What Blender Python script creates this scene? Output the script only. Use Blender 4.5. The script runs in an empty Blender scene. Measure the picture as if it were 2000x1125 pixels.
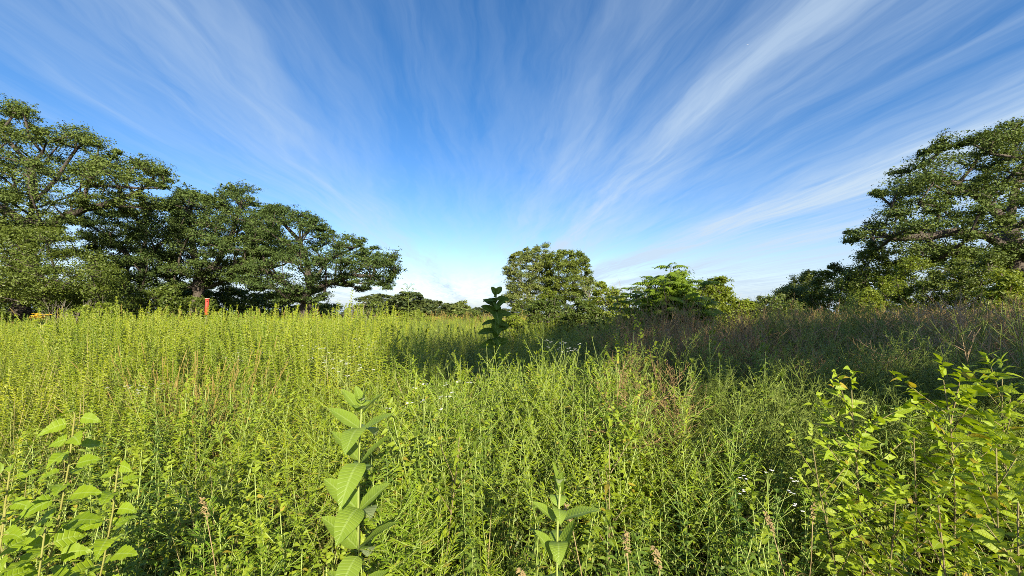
import bpy, math, random
import numpy as np
from mathutils import Vector, Matrix, Quaternion, noise as mnoise

PI = math.pi
R = math.radians
scene = bpy.context.scene
C = scene.collection
rng = random.Random(7)
nrg = np.random.default_rng(7)

# ------------------------------------------------------------------ camera
CAM_Z, PITCH, F = 1.65, R(3.8), 751.0
cam_d = bpy.data.cameras.new('camera')
cam = bpy.data.objects.new('camera', cam_d)
C.objects.link(cam)
cam_d.sensor_width = 36.0
cam_d.lens = 36.0 * F / 2000.0
cam_d.clip_start = 0.05
cam_d.clip_end = 30000
cam.location = (0, 0, CAM_Z)
cam.rotation_euler = (PI / 2 + PITCH, 0, 0)
scene.camera = cam


def at(px, py, Y):
    """world point at depth Y (metres along +Y) seen at photo pixel px, py"""
    a, b = (px - 1000) / F, (562.5 - py) / F
    dy = math.cos(PITCH) - b * math.sin(PITCH)
    dz = math.sin(PITCH) + b * math.cos(PITCH)
    s = Y / dy
    return Vector((a * s, Y, CAM_Z + dz * s))


# ------------------------------------------------------------------ light
SUN_EL, SUN_AZ = R(25), R(162)        # azimuth clockwise from +Y : behind, to the right
sdir = Vector((math.sin(SUN_AZ) * math.cos(SUN_EL), math.cos(SUN_AZ) * math.cos(SUN_EL), math.sin(SUN_EL)))
sl = bpy.data.lights.new('sun', 'SUN')
sl.energy = 5.0
sl.angle = R(0.55)
sl.color = (1.0, 0.89, 0.70)
so = bpy.data.objects.new('sun', sl)
C.objects.link(so)
so.rotation_euler = sdir.to_track_quat('Z', 'Y').to_euler()
so.location = (0, 0, 50)

scene.view_settings.view_transform = 'Standard'
scene.view_settings.look = 'None'
scene.view_settings.exposure = 1.25
scene.view_settings.gamma = 1.0
scene.cycles.max_bounces = 8
scene.cycles.diffuse_bounces = 4
scene.cycles.transmission_bounces = 4
scene.cycles.glossy_bounces = 2
scene.cycles.filter_width = 0.9
scene.cycles.use_denoising = False


class NT:
    """tiny helper to write node trees"""
    def __init__(self, nt):
        self.nt = nt
        nt.nodes.clear()

    def n(self, kind, props=None, **ins):
        nd = self.nt.nodes.new(kind)
        for k, v in (props or {}).items():
            setattr(nd, k, v)
        for k, v in ins.items():
            key = int(k[1:]) if k[0] == '_' and k[1:].isdigit() else k.replace('__', ' ')
            sock = nd.inputs[key]
            if isinstance(v, bpy.types.NodeSocket):
                self.nt.links.new(v, sock)
            else:
                sock.default_value = v
        return nd

    def math(self, op, a, b=0.0, c=None, clamp=False):
        nd = self.nt.nodes.new('ShaderNodeMath')
        nd.operation = op
        nd.use_clamp = clamp
        for i, v in enumerate((a, b, c)):
            if v is None:
                continue
            if isinstance(v, bpy.types.NodeSocket):
                self.nt.links.new(v, nd.inputs[i])
            else:
                nd.inputs[i].default_value = v
        return nd.outputs[0]

    def mix(self, fac, a, b, blend='MIX'):
        nd = self.nt.nodes.new('ShaderNodeMix')
        nd.data_type = 'RGBA'
        nd.blend_type = blend
        for s, v in ((nd.inputs[0], fac), (nd.inputs[6], a), (nd.inputs[7], b)):
            if isinstance(v, bpy.types.NodeSocket):
                self.nt.links.new(v, s)
            elif isinstance(v, (tuple, list)):
                s.default_value = (*v[:3], 1)
            else:
                s.default_value = v
        return nd.outputs[2]

    def ramp(self, fac, stops, interp='LINEAR'):
        nd = self.nt.nodes.new('ShaderNodeValToRGB')
        nd.color_ramp.interpolation = interp
        els = nd.color_ramp.elements
        while len(els) > 1:
            els.remove(els[-1])
        for i, (p, c) in enumerate(stops):
            e = els[0] if i == 0 else els.new(p)
            e.position = p
            e.color = (*c[:3], 1) if isinstance(c, (tuple, list)) else (c, c, c, 1)
        self.nt.links.new(fac, nd.inputs[0])
        return nd.outputs[0]


# ------------------------------------------------------------------ sky
world = bpy.data.worlds.new('World')
scene.world = world
world.use_nodes = True
w = NT(world.node_tree)
sky = w.n('ShaderNodeTexSky', dict(sky_type='NISHITA', sun_disc=False, sun_elevation=SUN_EL, sun_rotation=SUN_AZ,
                                   altitude=200, air_density=1.0, dust_density=0.6, ozone_density=1.6))
skyc = w.n('ShaderNodeHueSaturation', Hue=0.5, Saturation=1.36, Value=1.0, Color=sky.outputs[0]).outputs[0]
skyc = w.mix(1.0, skyc, (1.06, 0.93, 1.0), 'MULTIPLY')
tc = w.n('ShaderNodeTexCoord')
sep = w.n('ShaderNodeSeparateXYZ', Vector=tc.outputs['Generated'])
sx, sy, sz = sep.outputs
zc = w.math('ADD', w.math('MAXIMUM', sz, 0.0), 0.012)
px_ = w.math('DIVIDE', sx, zc)
py_ = w.math('DIVIDE', sy, zc)
u0 = w.math('ADD', px_, w.math('MULTIPLY', py_, 0.080))
# large and small scale bending of the streaks
wv = w.n('ShaderNodeCombineXYZ', X=w.math('MULTIPLY', u0, 0.55), Y=w.math('MULTIPLY', py_, 0.30), Z=3.1)
wn = w.n('ShaderNodeTexNoise', Vector=wv.outputs[0], Scale=1.0, Detail=3.0, Roughness=0.55)
wv2 = w.n('ShaderNodeCombineXYZ', X=w.math('MULTIPLY', u0, 2.2), Y=w.math('MULTIPLY', py_, 1.1), Z=9.4)
wn2 = w.n('ShaderNodeTexNoise', Vector=wv2.outputs[0], Scale=1.0, Detail=4.0, Roughness=0.6)
u1 = w.math('ADD', u0, w.math('MULTIPLY', w.math('SUBTRACT', wn.outputs[0], 0.5), 0.55))
u1 = w.math('ADD', u1, w.math('MULTIPLY', w.math('SUBTRACT', wn2.outputs[0], 0.5), 0.20))
un = w.math('DIVIDE', w.math('ADD', u1, 4.0), 10.0, clamp=True)
bands = [(-4, .35), (-3.1, .18), (-2.2, .05), (-1.75, .22), (-1.5, .18), (-1.12, .46), (-.85, .26), (-.5, .05), (-.2, .20), (.02, .10),
         (.25, .16), (.56, .52), (.72, .22), (.92, .36), (1.08, .92), (1.24, .38), (1.42, .42), (1.62, .22), (1.84, .26), (2.05, .07), (2.36, .52),
         (2.68, 1.0), (2.98, .42), (3.5, .22), (4.05, .72), (4.4, .30), (5.0, .45), (6.0, .4)]
dens = w.ramp(un, [((u + 4) / 10, v) for u, v in bands], 'B_SPLINE')
def fibre(kx, ky, shear, z, det, rough, dist):
    v_ = w.n('ShaderNodeCombineXYZ', X=w.math('ADD', w.math('MULTIPLY', u1, kx), w.math('MULTIPLY', py_, shear)), Y=w.math('MULTIPLY', py_, ky), Z=z)
    return w.n('ShaderNodeTexNoise', Vector=v_.outputs[0], Scale=1.0, Detail=det, Roughness=rough, Distortion=dist).outputs[0]


fa = fibre(1.5, 0.30, 0.0, 0.0, 5.0, 0.60, 0.4)
fb = fibre(5.0, 0.55, 0.45, 7.0, 6.0, 0.62, 0.6)
fc = fibre(11.0, 1.1, -0.8, 3.0, 5.0, 0.6, 0.5)
fine = w.math('ADD', w.math('ADD', w.math('MULTIPLY', fa, 1.1), w.math('MULTIPLY', fb, 1.15)), w.math('MULTIPLY', fc, 0.75))
fine = w.math('SUBTRACT', fine, 1.50)                       # about -0.6 .. 0.6
cl = w.math('ADD', w.math('MULTIPLY', dens, 1.05), w.math('MULTIPLY', fine, w.math('ADD', 0.26, w.math('MULTIPLY', dens, 1.45))))
cl = w.math('SUBTRACT', cl, 0.045, clamp=True)
# cirrus look denser towards the horizon
low = w.math('POWER', w.math('SUBTRACT', 1.0, w.math('MAXIMUM', sz, 0.0)), 5.0)
cl = w.math('ADD', w.math('MULTIPLY', cl, w.math('ADD', 0.68, w.math('MULTIPLY', low, 1.25))), w.math('MULTIPLY', low, 0.08), clamp=True)
hz = w.math('POWER', w.math('SUBTRACT', 1.0, w.math('MAXIMUM', sz, 0.0)), 18.0)
skym = w.mix(w.math('MULTIPLY', hz, 0.96), skyc, (2.05, 3.00, 4.10))
skym = w.mix(w.math('MULTIPLY', cl, 0.92), skym, (3.05, 3.78, 4.55))
bg = w.n('ShaderNodeBackground', Color=skym, Strength=0.086)
w.nt.links.new(bg.outputs[0], w.n('ShaderNodeOutputWorld').inputs[0])


# ------------------------------------------------------------------ materials
def leaf_mat(name, c1, c2, transl=0.3, tcol=None, rough=0.5, spec=0.3, veins=False, big=None, back=None, odd=None, patch=False):
    m = bpy.data.materials.new(name)
    m.use_nodes = True
    t = NT(m.node_tree)
    geo = t.n('ShaderNodeNewGeometry')
    oi = t.n('ShaderNodeObjectInfo')
    f = t.math('ADD', t.math('MULTIPLY', geo.outputs['Random Per Island'], 0.6), t.math('MULTIPLY', oi.outputs['Random'], 0.4))
    col = t.mix(f, c1, c2)
    if odd:
        sel = t.math('GREATER_THAN', t.math('FRACT', t.math('MULTIPLY', geo.outputs['Random Per Island'], 37.7)), 1 - odd[1])
        col = t.mix(sel, col, odd[0])
    if big:
        tco = t.n('ShaderNodeTexCoord')
        nz = t.n('ShaderNodeTexNoise', Vector=tco.outputs['Object'], Scale=big[0], Detail=2.0)
        col = t.mix(t.ramp(nz.outputs[0], [(.38, 0.0), (.62, 1.0)]), col, t.mix(1.0, col, big[1], 'MULTIPLY'))
    if patch:
        # stands of the same plant differ in tone from place to place
        nz = t.n('ShaderNodeTexNoise', Vector=oi.outputs['Location'], Scale=0.85, Detail=3.0, Roughness=0.6)
        col = t.mix(t.ramp(nz.outputs[0], [(.36, 0.0), (.50, .55), (.64, 1.0)]), t.mix(1.0, col, (0.55, 0.72, 0.9), 'MULTIPLY'), t.mix(1.0, col, (1.15, 1.08, 0.9), 'MULTIPLY'))
    nrm = None
    if veins:
        at_ = t.n('ShaderNodeAttribute', dict(attribute_name='luv'))
        sp = t.n('ShaderNodeSeparateXYZ', Vector=at_.outputs['Vector'])
        ab = t.math('ABSOLUTE', sp.outputs[1])
        ph = t.math('MULTIPLY', t.math('SUBTRACT', sp.outputs[0], t.math('MULTIPLY', ab, 0.10)), 2 * PI * veins)
        sn = t.math('POWER', t.math('ABSOLUTE', t.math('SINE', t.math('MULTIPLY', ph, 0.5))), 18.0)
        mid = t.math('LESS_THAN', ab, 0.09)
        vv = t.math('MAXIMUM', t.math('MULTIPLY', sn, 0.30), t.math('MULTIPLY', mid, 0.6))
        col = t.mix(vv, col, t.mix(0.4, col, (0.40, 0.50, 0.20)))
        nrm = t.n('ShaderNodeBump', Strength=0.35, Distance=0.003, Height=t.math('MULTIPLY', sn, -1.0)).outputs[0]
    if back:
        col = t.mix(geo.outputs['Backfacing'], col, back)
    p = t.n('ShaderNodeBsdfPrincipled', **{'Base__Color': col, 'Roughness': rough})
    p.inputs['Specular IOR Level'].default_value = spec
    tr = t.n('ShaderNodeBsdfTranslucent', Color=t.mix(1.0, col, tcol or (1.5, 1.45, 0.55), 'MULTIPLY'))
    if nrm is not None:
        t.nt.links.new(nrm, p.inputs['Normal'])
    mx = t.n('ShaderNodeMixShader', _0=transl, _1=p.outputs[0], _2=tr.outputs[0])
    t.nt.links.new(mx.outputs[0], t.n('ShaderNodeOutputMaterial').inputs[0])
    return m


def plain_mat(name, c1, c2, scale=8.0, rough=0.8, spec=0.2, bump=0.0, stretch=(1, 1, 1)):
    m = bpy.data.materials.new(name)
    m.use_nodes = True
    t = NT(m.node_tree)
    tco = t.n('ShaderNodeTexCoord')
    mp = t.n('ShaderNodeMapping', Vector=tco.outputs['Object'], Scale=stretch)
    nz = t.n('ShaderNodeTexNoise', Vector=mp.outputs[0], Scale=scale, Detail=5.0, Roughness=0.6)
    oi = t.n('ShaderNodeObjectInfo')
    f = t.math('ADD', t.ramp(nz.outputs[0], [(.3, 0.0), (.7, 1.0)]), t.math('MULTIPLY', t.math('SUBTRACT', oi.outputs['Random'], 0.5), 0.5), clamp=True)
    p = t.n('ShaderNodeBsdfPrincipled', **{'Base__Color': t.mix(f, c1, c2), 'Roughness': rough})
    p.inputs['Specular IOR Level'].default_value = spec
    if bump:
        b = t.n('ShaderNodeBump', Strength=bump, Distance=0.05, Height=nz.outputs[0])
        t.nt.links.new(b.outputs[0], p.inputs['Normal'])
    t.nt.links.new(p.outputs[0], t.n('ShaderNodeOutputMaterial').inputs[0])
    return m


M = {}
M['gold_leaf'] = leaf_mat('goldenrod_leaf', (0.125, 0.178, 0.008), (0.275, 0.315, 0.015), 0.22, patch=True)
M['gold_stem'] = leaf_mat('goldenrod_stem', (0.26, 0.30, 0.06), (0.32, 0.34, 0.10), 0.05)
M['aster_leaf'] = leaf_mat('aster_leaf', (0.115, 0.185, 0.008), (0.265, 0.330, 0.015), 0.22, odd=((0.24, 0.22, 0.03), 0.05), patch=True)
M['aster_stem'] = leaf_mat('aster_stem', (0.20, 0.28, 0.05), (0.30, 0.36, 0.10), 0.05)
M['willow_leaf'] = leaf_mat('willow_leaf', (0.095, 0.155, 0.016), (0.160, 0.220, 0.028), 0.26, patch=True)
M['broad_leaf'] = leaf_mat('broad_leaf', (0.150, 0.225, 0.008), (0.260, 0.325, 0.014), 0.34, veins=6, odd=((0.30, 0.24, 0.02), 0.04))
M['sunf_leaf'] = leaf_mat('sunflower_leaf', (0.185, 0.275, 0.009), (0.310, 0.385, 0.016), 0.34, veins=6, odd=((0.34, 0.27, 0.02), 0.04))
M['under_leaf'] = leaf_mat('undergrowth_leaf', (0.034, 0.062, 0.008), (0.088, 0.125, 0.014), 0.15, odd=((0.17, 0.12, 0.03), 0.08))  # leaf colour darkened to deepen the shadowy gaps between the stems
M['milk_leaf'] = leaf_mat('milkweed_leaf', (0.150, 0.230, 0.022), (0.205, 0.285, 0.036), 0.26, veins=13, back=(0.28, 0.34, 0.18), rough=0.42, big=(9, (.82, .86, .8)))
M['milk_dark'] = leaf_mat('milkweed_shaded_leaf', (0.058, 0.112, 0.010), (0.085, 0.145, 0.016), 0.25, veins=10, spec=.12, rough=.7)  # shade put into the colour: darker copy of the milkweed leaf
M['milk_stem'] = leaf_mat('milkweed_stem', (0.22, 0.28, 0.07), (0.27, 0.32, 0.09), 0.05)
M['mulb_leaf'] = leaf_mat('mulberry_leaf', (0.155, 0.245, 0.008), (0.245, 0.330, 0.014), 0.36, veins=6, big=(11, (.8, .85, .8)))
M['mulb_stem'] = plain_mat('mulberry_stem', (0.20, 0.19, 0.05), (0.22, 0.24, 0.06), 30)
M['sun_stem'] = plain_mat('sunflower_stem', (0.14, 0.10, 0.055), (0.22, 0.20, 0.08), 20)
M['grass'] = leaf_mat('grass_blade', (0.120, 0.165, 0.022), (0.210, 0.245, 0.045), 0.30, odd=((0.36, 0.30, 0.13), 0.14))
M['grass_head'] = plain_mat('grass_seed_head', (0.30, 0.23, 0.10), (0.24, 0.17, 0.08), 40)
M['grass_stalk'] = plain_mat('grass_stalk', (0.24, 0.25, 0.07), (0.30, 0.27, 0.10), 20)
M['dry_twig'] = leaf_mat('brown_twig', (0.26, 0.175, 0.085), (0.40, 0.29, 0.15), 0.05)
M['airy_green'] = leaf_mat('airy_weed_green', (0.110, 0.165, 0.020), (0.190, 0.235, 0.040), 0.15)
M['airy_red'] = leaf_mat('airy_weed_russet', (0.215, 0.135, 0.060), (0.300, 0.215, 0.085), 0.10)
M['dry'] = leaf_mat('dry_stalk', (0.25, 0.18, 0.08), (0.34, 0.26, 0.13), 0.10)
M['rust'] = leaf_mat('rusty_grass', (0.27, 0.19, 0.05), (0.33, 0.27, 0.07), 0.25)
M['white'] = leaf_mat('white_petal', (0.74, 0.74, 0.68), (0.80, 0.80, 0.76), 0.2, tcol=(1, 1, 1))
M['yellow'] = leaf_mat('yellow_petal', (0.72, 0.42, 0.015), (0.80, 0.52, 0.03), 0.25, tcol=(1, 1, 0.6))
M['goldbloom'] = leaf_mat('goldenrod_bloom', (0.42, 0.28, 0.03), (0.55, 0.38, 0.05), 0.2)
M['oak'] = leaf_mat('oak_leaf', (0.043, 0.076, 0.017), (0.102, 0.142, 0.034), 0.14, spec=.15, rough=.65, big=(0.9, (1.30, 1.20, 1.0)))
M['oak_b'] = leaf_mat('oak_leaf_pale', (0.050, 0.086, 0.019), (0.120, 0.162, 0.040), 0.16, spec=.15, rough=.65, big=(0.95, (0.68, 0.75, 0.85)))
M['shrub'] = leaf_mat('shrub_leaf', (0.055, 0.090, 0.014), (0.115, 0.155, 0.028), 0.26, big=(0.7, (1.2, 1.12, 0.9)))
M['shrub_y'] = leaf_mat('yellow_green_shrub_leaf', (0.115, 0.165, 0.013), (0.205, 0.245, 0.024), 0.3, big=(0.9, (0.85, 0.88, 0.9)))
M['poplar'] = leaf_mat('poplar_leaf', (0.100, 0.145, 0.034), (0.185, 0.230, 0.066), 0.28, big=(0.4, (1.15, 1.05, 0.85)))
M['poplar_b'] = leaf_mat('green_poplar_leaf', (0.085, 0.132, 0.020), (0.165, 0.212, 0.040), 0.28, big=(0.4, (1.15, 1.05, 0.85)))
M['walnut'] = leaf_mat('pinnate_leaf', (0.105, 0.175, 0.013), (0.170, 0.245, 0.022), 0.34)
M['far'] = leaf_mat('far_tree_leaf', (0.045, 0.070, 0.020), (0.085, 0.110, 0.034), 0.2, big=(0.12, (1.3, 1.2, 1.0)))
M['bark'] = plain_mat('oak_bark', (0.040, 0.034, 0.027), (0.10, 0.083, 0.066), 6.0, bump=0.6, stretch=(1, 1, 0.25))
M['bark_pale'] = plain_mat('pale_bark', (0.22, 0.20, 0.16), (0.40, 0.37, 0.31), 5.0, bump=0.3, stretch=(1, 1, 0.3))
M['twig'] = plain_mat('dead_twig', (0.24, 0.21, 0.17), (0.38, 0.34, 0.28), 9.0)
M['red'] = plain_mat('weathered_red_paint', (0.60, 0.040, 0.022), (0.52, 0.055, 0.035), 12.0, rough=0.6, spec=0.3)
M['red_roof'] = plain_mat('faded_red_roof', (0.60, 0.16, 0.12), (0.64, 0.26, 0.21), 20.0, rough=0.55)
M['post'] = plain_mat('grey_post', (0.12, 0.10, 0.08), (0.18, 0.155, 0.13), 10.0, stretch=(1, 1, 0.1))
M['hole'] = plain_mat('hole_shade', (0.01, 0.008, 0.006), (0.015, 0.012, 0.01))  # near-black colour stands in for the unlit inside of the box
M['plane'] = plain_mat('white_aircraft_paint', (0.8, 0.8, 0.82), (0.78, 0.78, 0.8), 1.0, rough=0.3)


# ------------------------------------------------------------------ mesh building
class Buf:
    def __init__(self):
        self.v, self.f, self.m, self.a = [], [], [], []

    def add(self, verts, faces, mat, attr=None):
        o = len(self.v)
        self.v.extend(verts)
        self.f.extend([tuple(i + o for i in f) for f in faces])
        self.m.extend([mat] * len(faces))
        self.a.extend(attr if attr else [(0, 1, 0)] * len(verts))

    def mesh(self, name, mats, only=None):
        me = bpy.data.meshes.new(name)
        if only is None:
            v, f, mi, at_ = self.v, self.f, self.m, self.a
        else:
            idx, v, f, mi, at_ = {}, [], [], [], []
            for fc, m_ in zip(self.f, self.m):
                if m_ != only:
                    continue
                g = []
                for i in fc:
                    if i not in idx:
                        idx[i] = len(v)
                        v.append(self.v[i])
                        at_.append(self.a[i])
                    g.append(idx[i])
                f.append(tuple(g))
                mi.append(0)
        me.from_pydata([tuple(p) for p in v], [], f)
        for m_ in mats:
            me.materials.append(m_)
        me.polygons.foreach_set('material_index', mi)
        me.polygons.foreach_set('use_smooth', [True] * len(f))
        la = me.attributes.new('luv', 'FLOAT_VECTOR', 'POINT')
        la.data.foreach_set('vector', np.array(at_, dtype=np.float32).ravel())
        me.update()
        return me


UP = Vector((0, 0, 1))
SUNT = Vector((0.2, -0.6, 0.0))     # blades lean towards the morning sun


def perp(d):
    s = d.cross(UP)
    if s.length < 1e-3:
        s = d.cross(Vector((1, 0, 0)))
    return s.normalized()


SHAPES = {
    'toothed': lambda t: (math.sin(PI * t ** 0.52) ** 0.85) * (1 - 0.12 * t) * (1.08 if int(t * 14 + .5) % 2 else .90),
    'pointed': lambda t: (math.sin(PI * t ** 0.80) ** 0.75) * (1 - .12 * t),
    'lance': lambda t: math.sin(PI * t ** 0.75) ** 0.9,
    'oblong': lambda t: math.sin(PI * t ** 0.85) ** 0.62,
    'ovate': lambda t: (math.sin(PI * t ** 0.55) ** 0.9) * (1 - 0.15 * t),
    'blade': lambda t: (1 - t) ** 0.5,
}


def leaf(B, p, d, L, W, mat=1, seg=3, droop=0.3, fold=0.2, shape='lance', roll=0.0, wav=0.0, petiole=0.0, sun=1.0):
    """a folded, drooping leaf blade; d is the direction it leaves the stem"""
    d = d.normalized()
    nt = UP + SUNT * sun
    side = d.cross(nt)
    side = side.normalized() if side.length > 1e-3 else perp(d)
    if roll:
        side = Quaternion(d, roll) @ side
    n0 = side.cross(d).normalized()
    if n0.dot(nt) < 0:
        n0 = -n0
    sf = SHAPES[shape]
    vs, at_, rows = [], [], []
    r_ = rng.random()
    for i in range(seg + 1):
        t = i / seg
        c = p + d * (L * (petiole + t)) - UP * (droop * L * t * t)
        if i == 0 or i == seg:
            rows.append([len(vs)])
            vs.append(c)
            at_.append((t, 0, r_))
        else:
            wd = sf(t) * W * 0.5
            wz = wav * W * math.sin(t * 17 + r_ * 9)
            rows.append([len(vs), len(vs) + 1, len(vs) + 2])
            vs += [c - side * wd + n0 * (fold * wd + wz), c, c + side * wd + n0 * (fold * wd - wz)]
            at_ += [(t, -1, r_), (t, 0, r_), (t, 1, r_)]
    fs = []
    for a, b in zip(rows, rows[1:]):
        if len(a) == 1 and len(b) == 3:
            fs += [(a[0], b[1], b[0]), (a[0], b[2], b[1])]
        elif len(a) == 3 and len(b) == 1:
            fs += [(a[0], a[1], b[0]), (a[1], a[2], b[0])]
        elif len(a) == 3:
            fs += [(a[0], a[1], b[1], b[0]), (a[1], a[2], b[2], b[1])]
    # make the upper side the front face
    q = [vs[i] for i in fs[len(fs) // 2][:3]]
    if (q[1] - q[0]).cross(q[2] - q[0]).dot(n0) < 0:
        fs = [tuple(reversed(f)) for f in fs]
    B.add(vs, fs, mat, at_)
    if petiole > 0.02:
        tube(B, [p, p + d * (L * petiole)], [0.0022, 0.0018], 3, 0)


def tube(B, pts, rad, sides=4, mat=0):
    vs, fs = [], []
    k = len(pts)
    for i, p in enumerate(pts):
        d = (pts[min(i + 1, k - 1)] - pts[max(i - 1, 0)])
        if d.length < 1e-6:
            d = UP
        d = d.normalized()
        s = perp(d)
        q = d.cross(s)
        for j in range(sides):
            a = 2 * PI * j / sides
            vs.append(p + (s * math.cos(a) + q * math.sin(a)) * rad[i])
    for i in range(k - 1):
        for j in range(sides):
            j2 = (j + 1) % sides
            fs.append((i * sides + j, i * sides + j2, (i + 1) * sides + j2, (i + 1) * sides + j))
    fs.append(tuple(range((k - 1) * sides, k * sides)))
    B.add(vs, fs, mat)


def azv(a, el):
    return Vector((math.cos(a) * math.cos(el), math.sin(a) * math.cos(el), math.sin(el)))


def stem_line(h, lean, n=6, wob=0.02):
    a = rng.uniform(0, 2 * PI)
    b = rng.uniform(0, 2 * PI)
    pts = []
    for i in range(n + 1):
        t = i / n
        o = azv(a, 0) * (lean * h * t ** 1.8) + azv(b, 0) * (wob * h * math.sin(t * 5 + b) * t)
        pts.append(Vector((o.x, o.y, h * t)))
    return pts


def along(pts, t):
    k = (len(pts) - 1) * min(max(t, 0), 0.9999)
    i = int(k)
    return pts[i].lerp(pts[i + 1], k - i)


# --------------- plants of the meadow (slot 0 stem, 1 leaf, 2 flower or head)
def goldenrod(h=1.0, nl=100, L=0.082, W=0.0115, start=0.12, lean=0.06):
    B = Buf()
    pts = stem_line(h, rng.uniform(0, lean))
    tube(B, pts, [0.0028 * (1 - 0.6 * i / 6) for i in range(7)], 4, 0)
    a = rng.uniform(0, 6)
    for i in range(nl):
        t = start + (1 - start) * (i / nl) ** 0.85
        a += 2.4 + rng.uniform(-.3, .3)
        k = 1.0 - 0.55 * max(0, (t - 0.55) / 0.45)
        el = 0.25 + 0.75 * max(0, t - 0.6) / 0.4 + rng.uniform(-.2, .2)
        leaf(B, along(pts, t), azv(a, el), L * k * rng.uniform(.75, 1.15), W * rng.uniform(.8, 1.2), 1, 3, rng.uniform(.25, .65), 0.15)
    for i in range(7):
        leaf(B, pts[-1], azv(rng.uniform(0, 6.28), rng.uniform(.9, 1.45)), L * .45, W * .7, 1, 2, 0.1)
    return B


def aster(h=1.0, nb=9, leafy=1.0, L=0.062, W=0.0080, spread=0.62):
    """pale stalk with stiff rising side branches, narrow leaves, pod-like tips"""
    B = Buf()
    pts = stem_line(h, rng.uniform(0, .22), 7, 0.03)
    tube(B, pts, [0.0029 * (1 - 0.62 * i / 7) for i in range(8)], 4, 0)
    a = rng.uniform(0, 6)
    nl = int(62 * leafy)
    for i in range(nl):
        t = 0.10 + 0.80 * i / nl
        a += 2.4
        leaf(B, along(pts, t), azv(a, rng.uniform(.1, .9)), L * rng.uniform(.8, 1.5) * (1.25 - .6 * t), W * rng.uniform(.8, 1.3), 1, 3, rng.uniform(.1, .7), 0.12)
    for b in range(nb):
        t = 0.42 + 0.52 * b / nb + rng.uniform(-.03, .03)
        a += 2.4 + rng.uniform(-.4, .4)
        bl = h * (0.34 * (1.08 - t) + 0.06) * rng.uniform(.8, 1.3)
        p0 = along(pts, t)
        d = azv(a, spread + rng.uniform(-.15, .3))
        p1 = p0 + d * bl * .5
        p2 = p1 + (d + UP * .25).normalized() * bl * .5
        tube(B, [p0, p1, p2], [0.0018, 0.0015, 0.0011], 3, 0)
        m = int(17 * leafy)
        for j in range(m):
            s = 0.15 + 0.85 * j / m
            q = p0.lerp(p1, s * 2) if s < .5 else p1.lerp(p2, s * 2 - 1)
            a2 = a + (1 if j % 2 else -1) * rng.uniform(.5, 1.3)
            leaf(B, q, (azv(a2, .45) + d * .6), L * rng.uniform(.45, .85), W * rng.uniform(.6, .9), 1, 2, rng.uniform(0, .4), 0.1)
        for j in range(3):
            leaf(B, p2, (d + azv(rng.uniform(0, 6.28), .3) * .35), L * .4, W * .6, 1, 2, 0, 0.1)
    for j in range(5):
        leaf(B, pts[-1], azv(rng.uniform(0, 6.28), rng.uniform(.9, 1.4)), L * .5, W * .6, 1, 2, 0.05)
    return B


def willowherb(h=1.0, nl=44, L=0.105, W=0.0125):
    B = Buf()
    pts = stem_line(h, rng.uniform(0, .1))
    tube(B, pts, [0.0036 * (1 - 0.55 * i / 6) for i in range(7)], 4, 0)
    a = rng.uniform(0, 6)
    for i in range(nl):
        t = 0.08 + 0.9 * (i / nl)
        a += 2.4
        k = 1 - .55 * max(0, t - .5) / .5
        leaf(B, along(pts, t), azv(a, rng.uniform(.35, .95)), L * k * rng.uniform(.7, 1.2), W * rng.uniform(.8, 1.2), 1, 4, rng.uniform(.4, 1.0), 0.18)
    for i in range(8):
        leaf(B, pts[-1], azv(rng.uniform(0, 6.28), rng.uniform(.8, 1.45)), L * .45, W * .7, 1, 2, 0.1)
    return B


def broadleaf(h=0.8, L=0.10, W=0.045, pairs=9, branches=0, per=5, sun=1.4):
    B = Buf()
    pts = stem_line(h, rng.uniform(0, .08))
    tube(B, pts, [0.0045 * (1 - 0.5 * i / 6) for i in range(7)], 4, 0)
    a = rng.uniform(0, 6)

    def rosette(p, d, k):
        for i in range(9):
            leaf(B, p + d * (.012 * i * k), azv(rng.uniform(0, 6.28), rng.uniform(.15, 1.2)), L * rng.uniform(.4, .75) * k, W * rng.uniform(.45, .7) * k, 1, 4, rng.uniform(.1, .6), 0.25, 'ovate', 0, 0, 0, sun)
    for i in range(pairs):
        t = 0.12 + 0.82 * i / pairs
        a += PI / 2 + rng.uniform(-.25, .25)
        k = (0.75 + .5 * math.sin(PI * min(1, t * 1.1))) * (1 if t < .75 else .75)
        for s in (0, PI):
            leaf(B, along(pts, t), azv(a + s + rng.uniform(-.3, .3), rng.uniform(.05, .6)), L * k * rng.uniform(.8, 1.2), W * k * rng.uniform(.8, 1.15), 1, 5,
                 rng.uniform(.2, .6), 0.22, 'ovate', rng.uniform(-.4, .4), 0.02, 0.10, sun)
    for b in range(branches):
        t = .35 + .58 * b / max(1, branches)
        a += 2.4
        bl = h * rng.uniform(.16, .26) * (1.15 - .5 * t)
        d = azv(a, rng.uniform(.7, 1.1))
        p0 = along(pts, t)
        p1 = p0 + d * bl
        tube(B, [p0, p0.lerp(p1, .5), p1], [.003, .0025, .002], 3, 0)
        for j in range(per):
            s = .25 + .75 * j / per
            leaf(B, p0.lerp(p1, s), azv(a + rng.uniform(-1.8, 1.8), rng.uniform(0, .6)), L * rng.uniform(.55, .95), W * rng.uniform(.55, .9), 1, 4, rng.uniform(.1, .5), 0.22, 'ovate', 0, 0, 0, sun)
        rosette(p1, d, .8)
    rosette(pts[-1], UP, 1.0)
    return B


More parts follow.
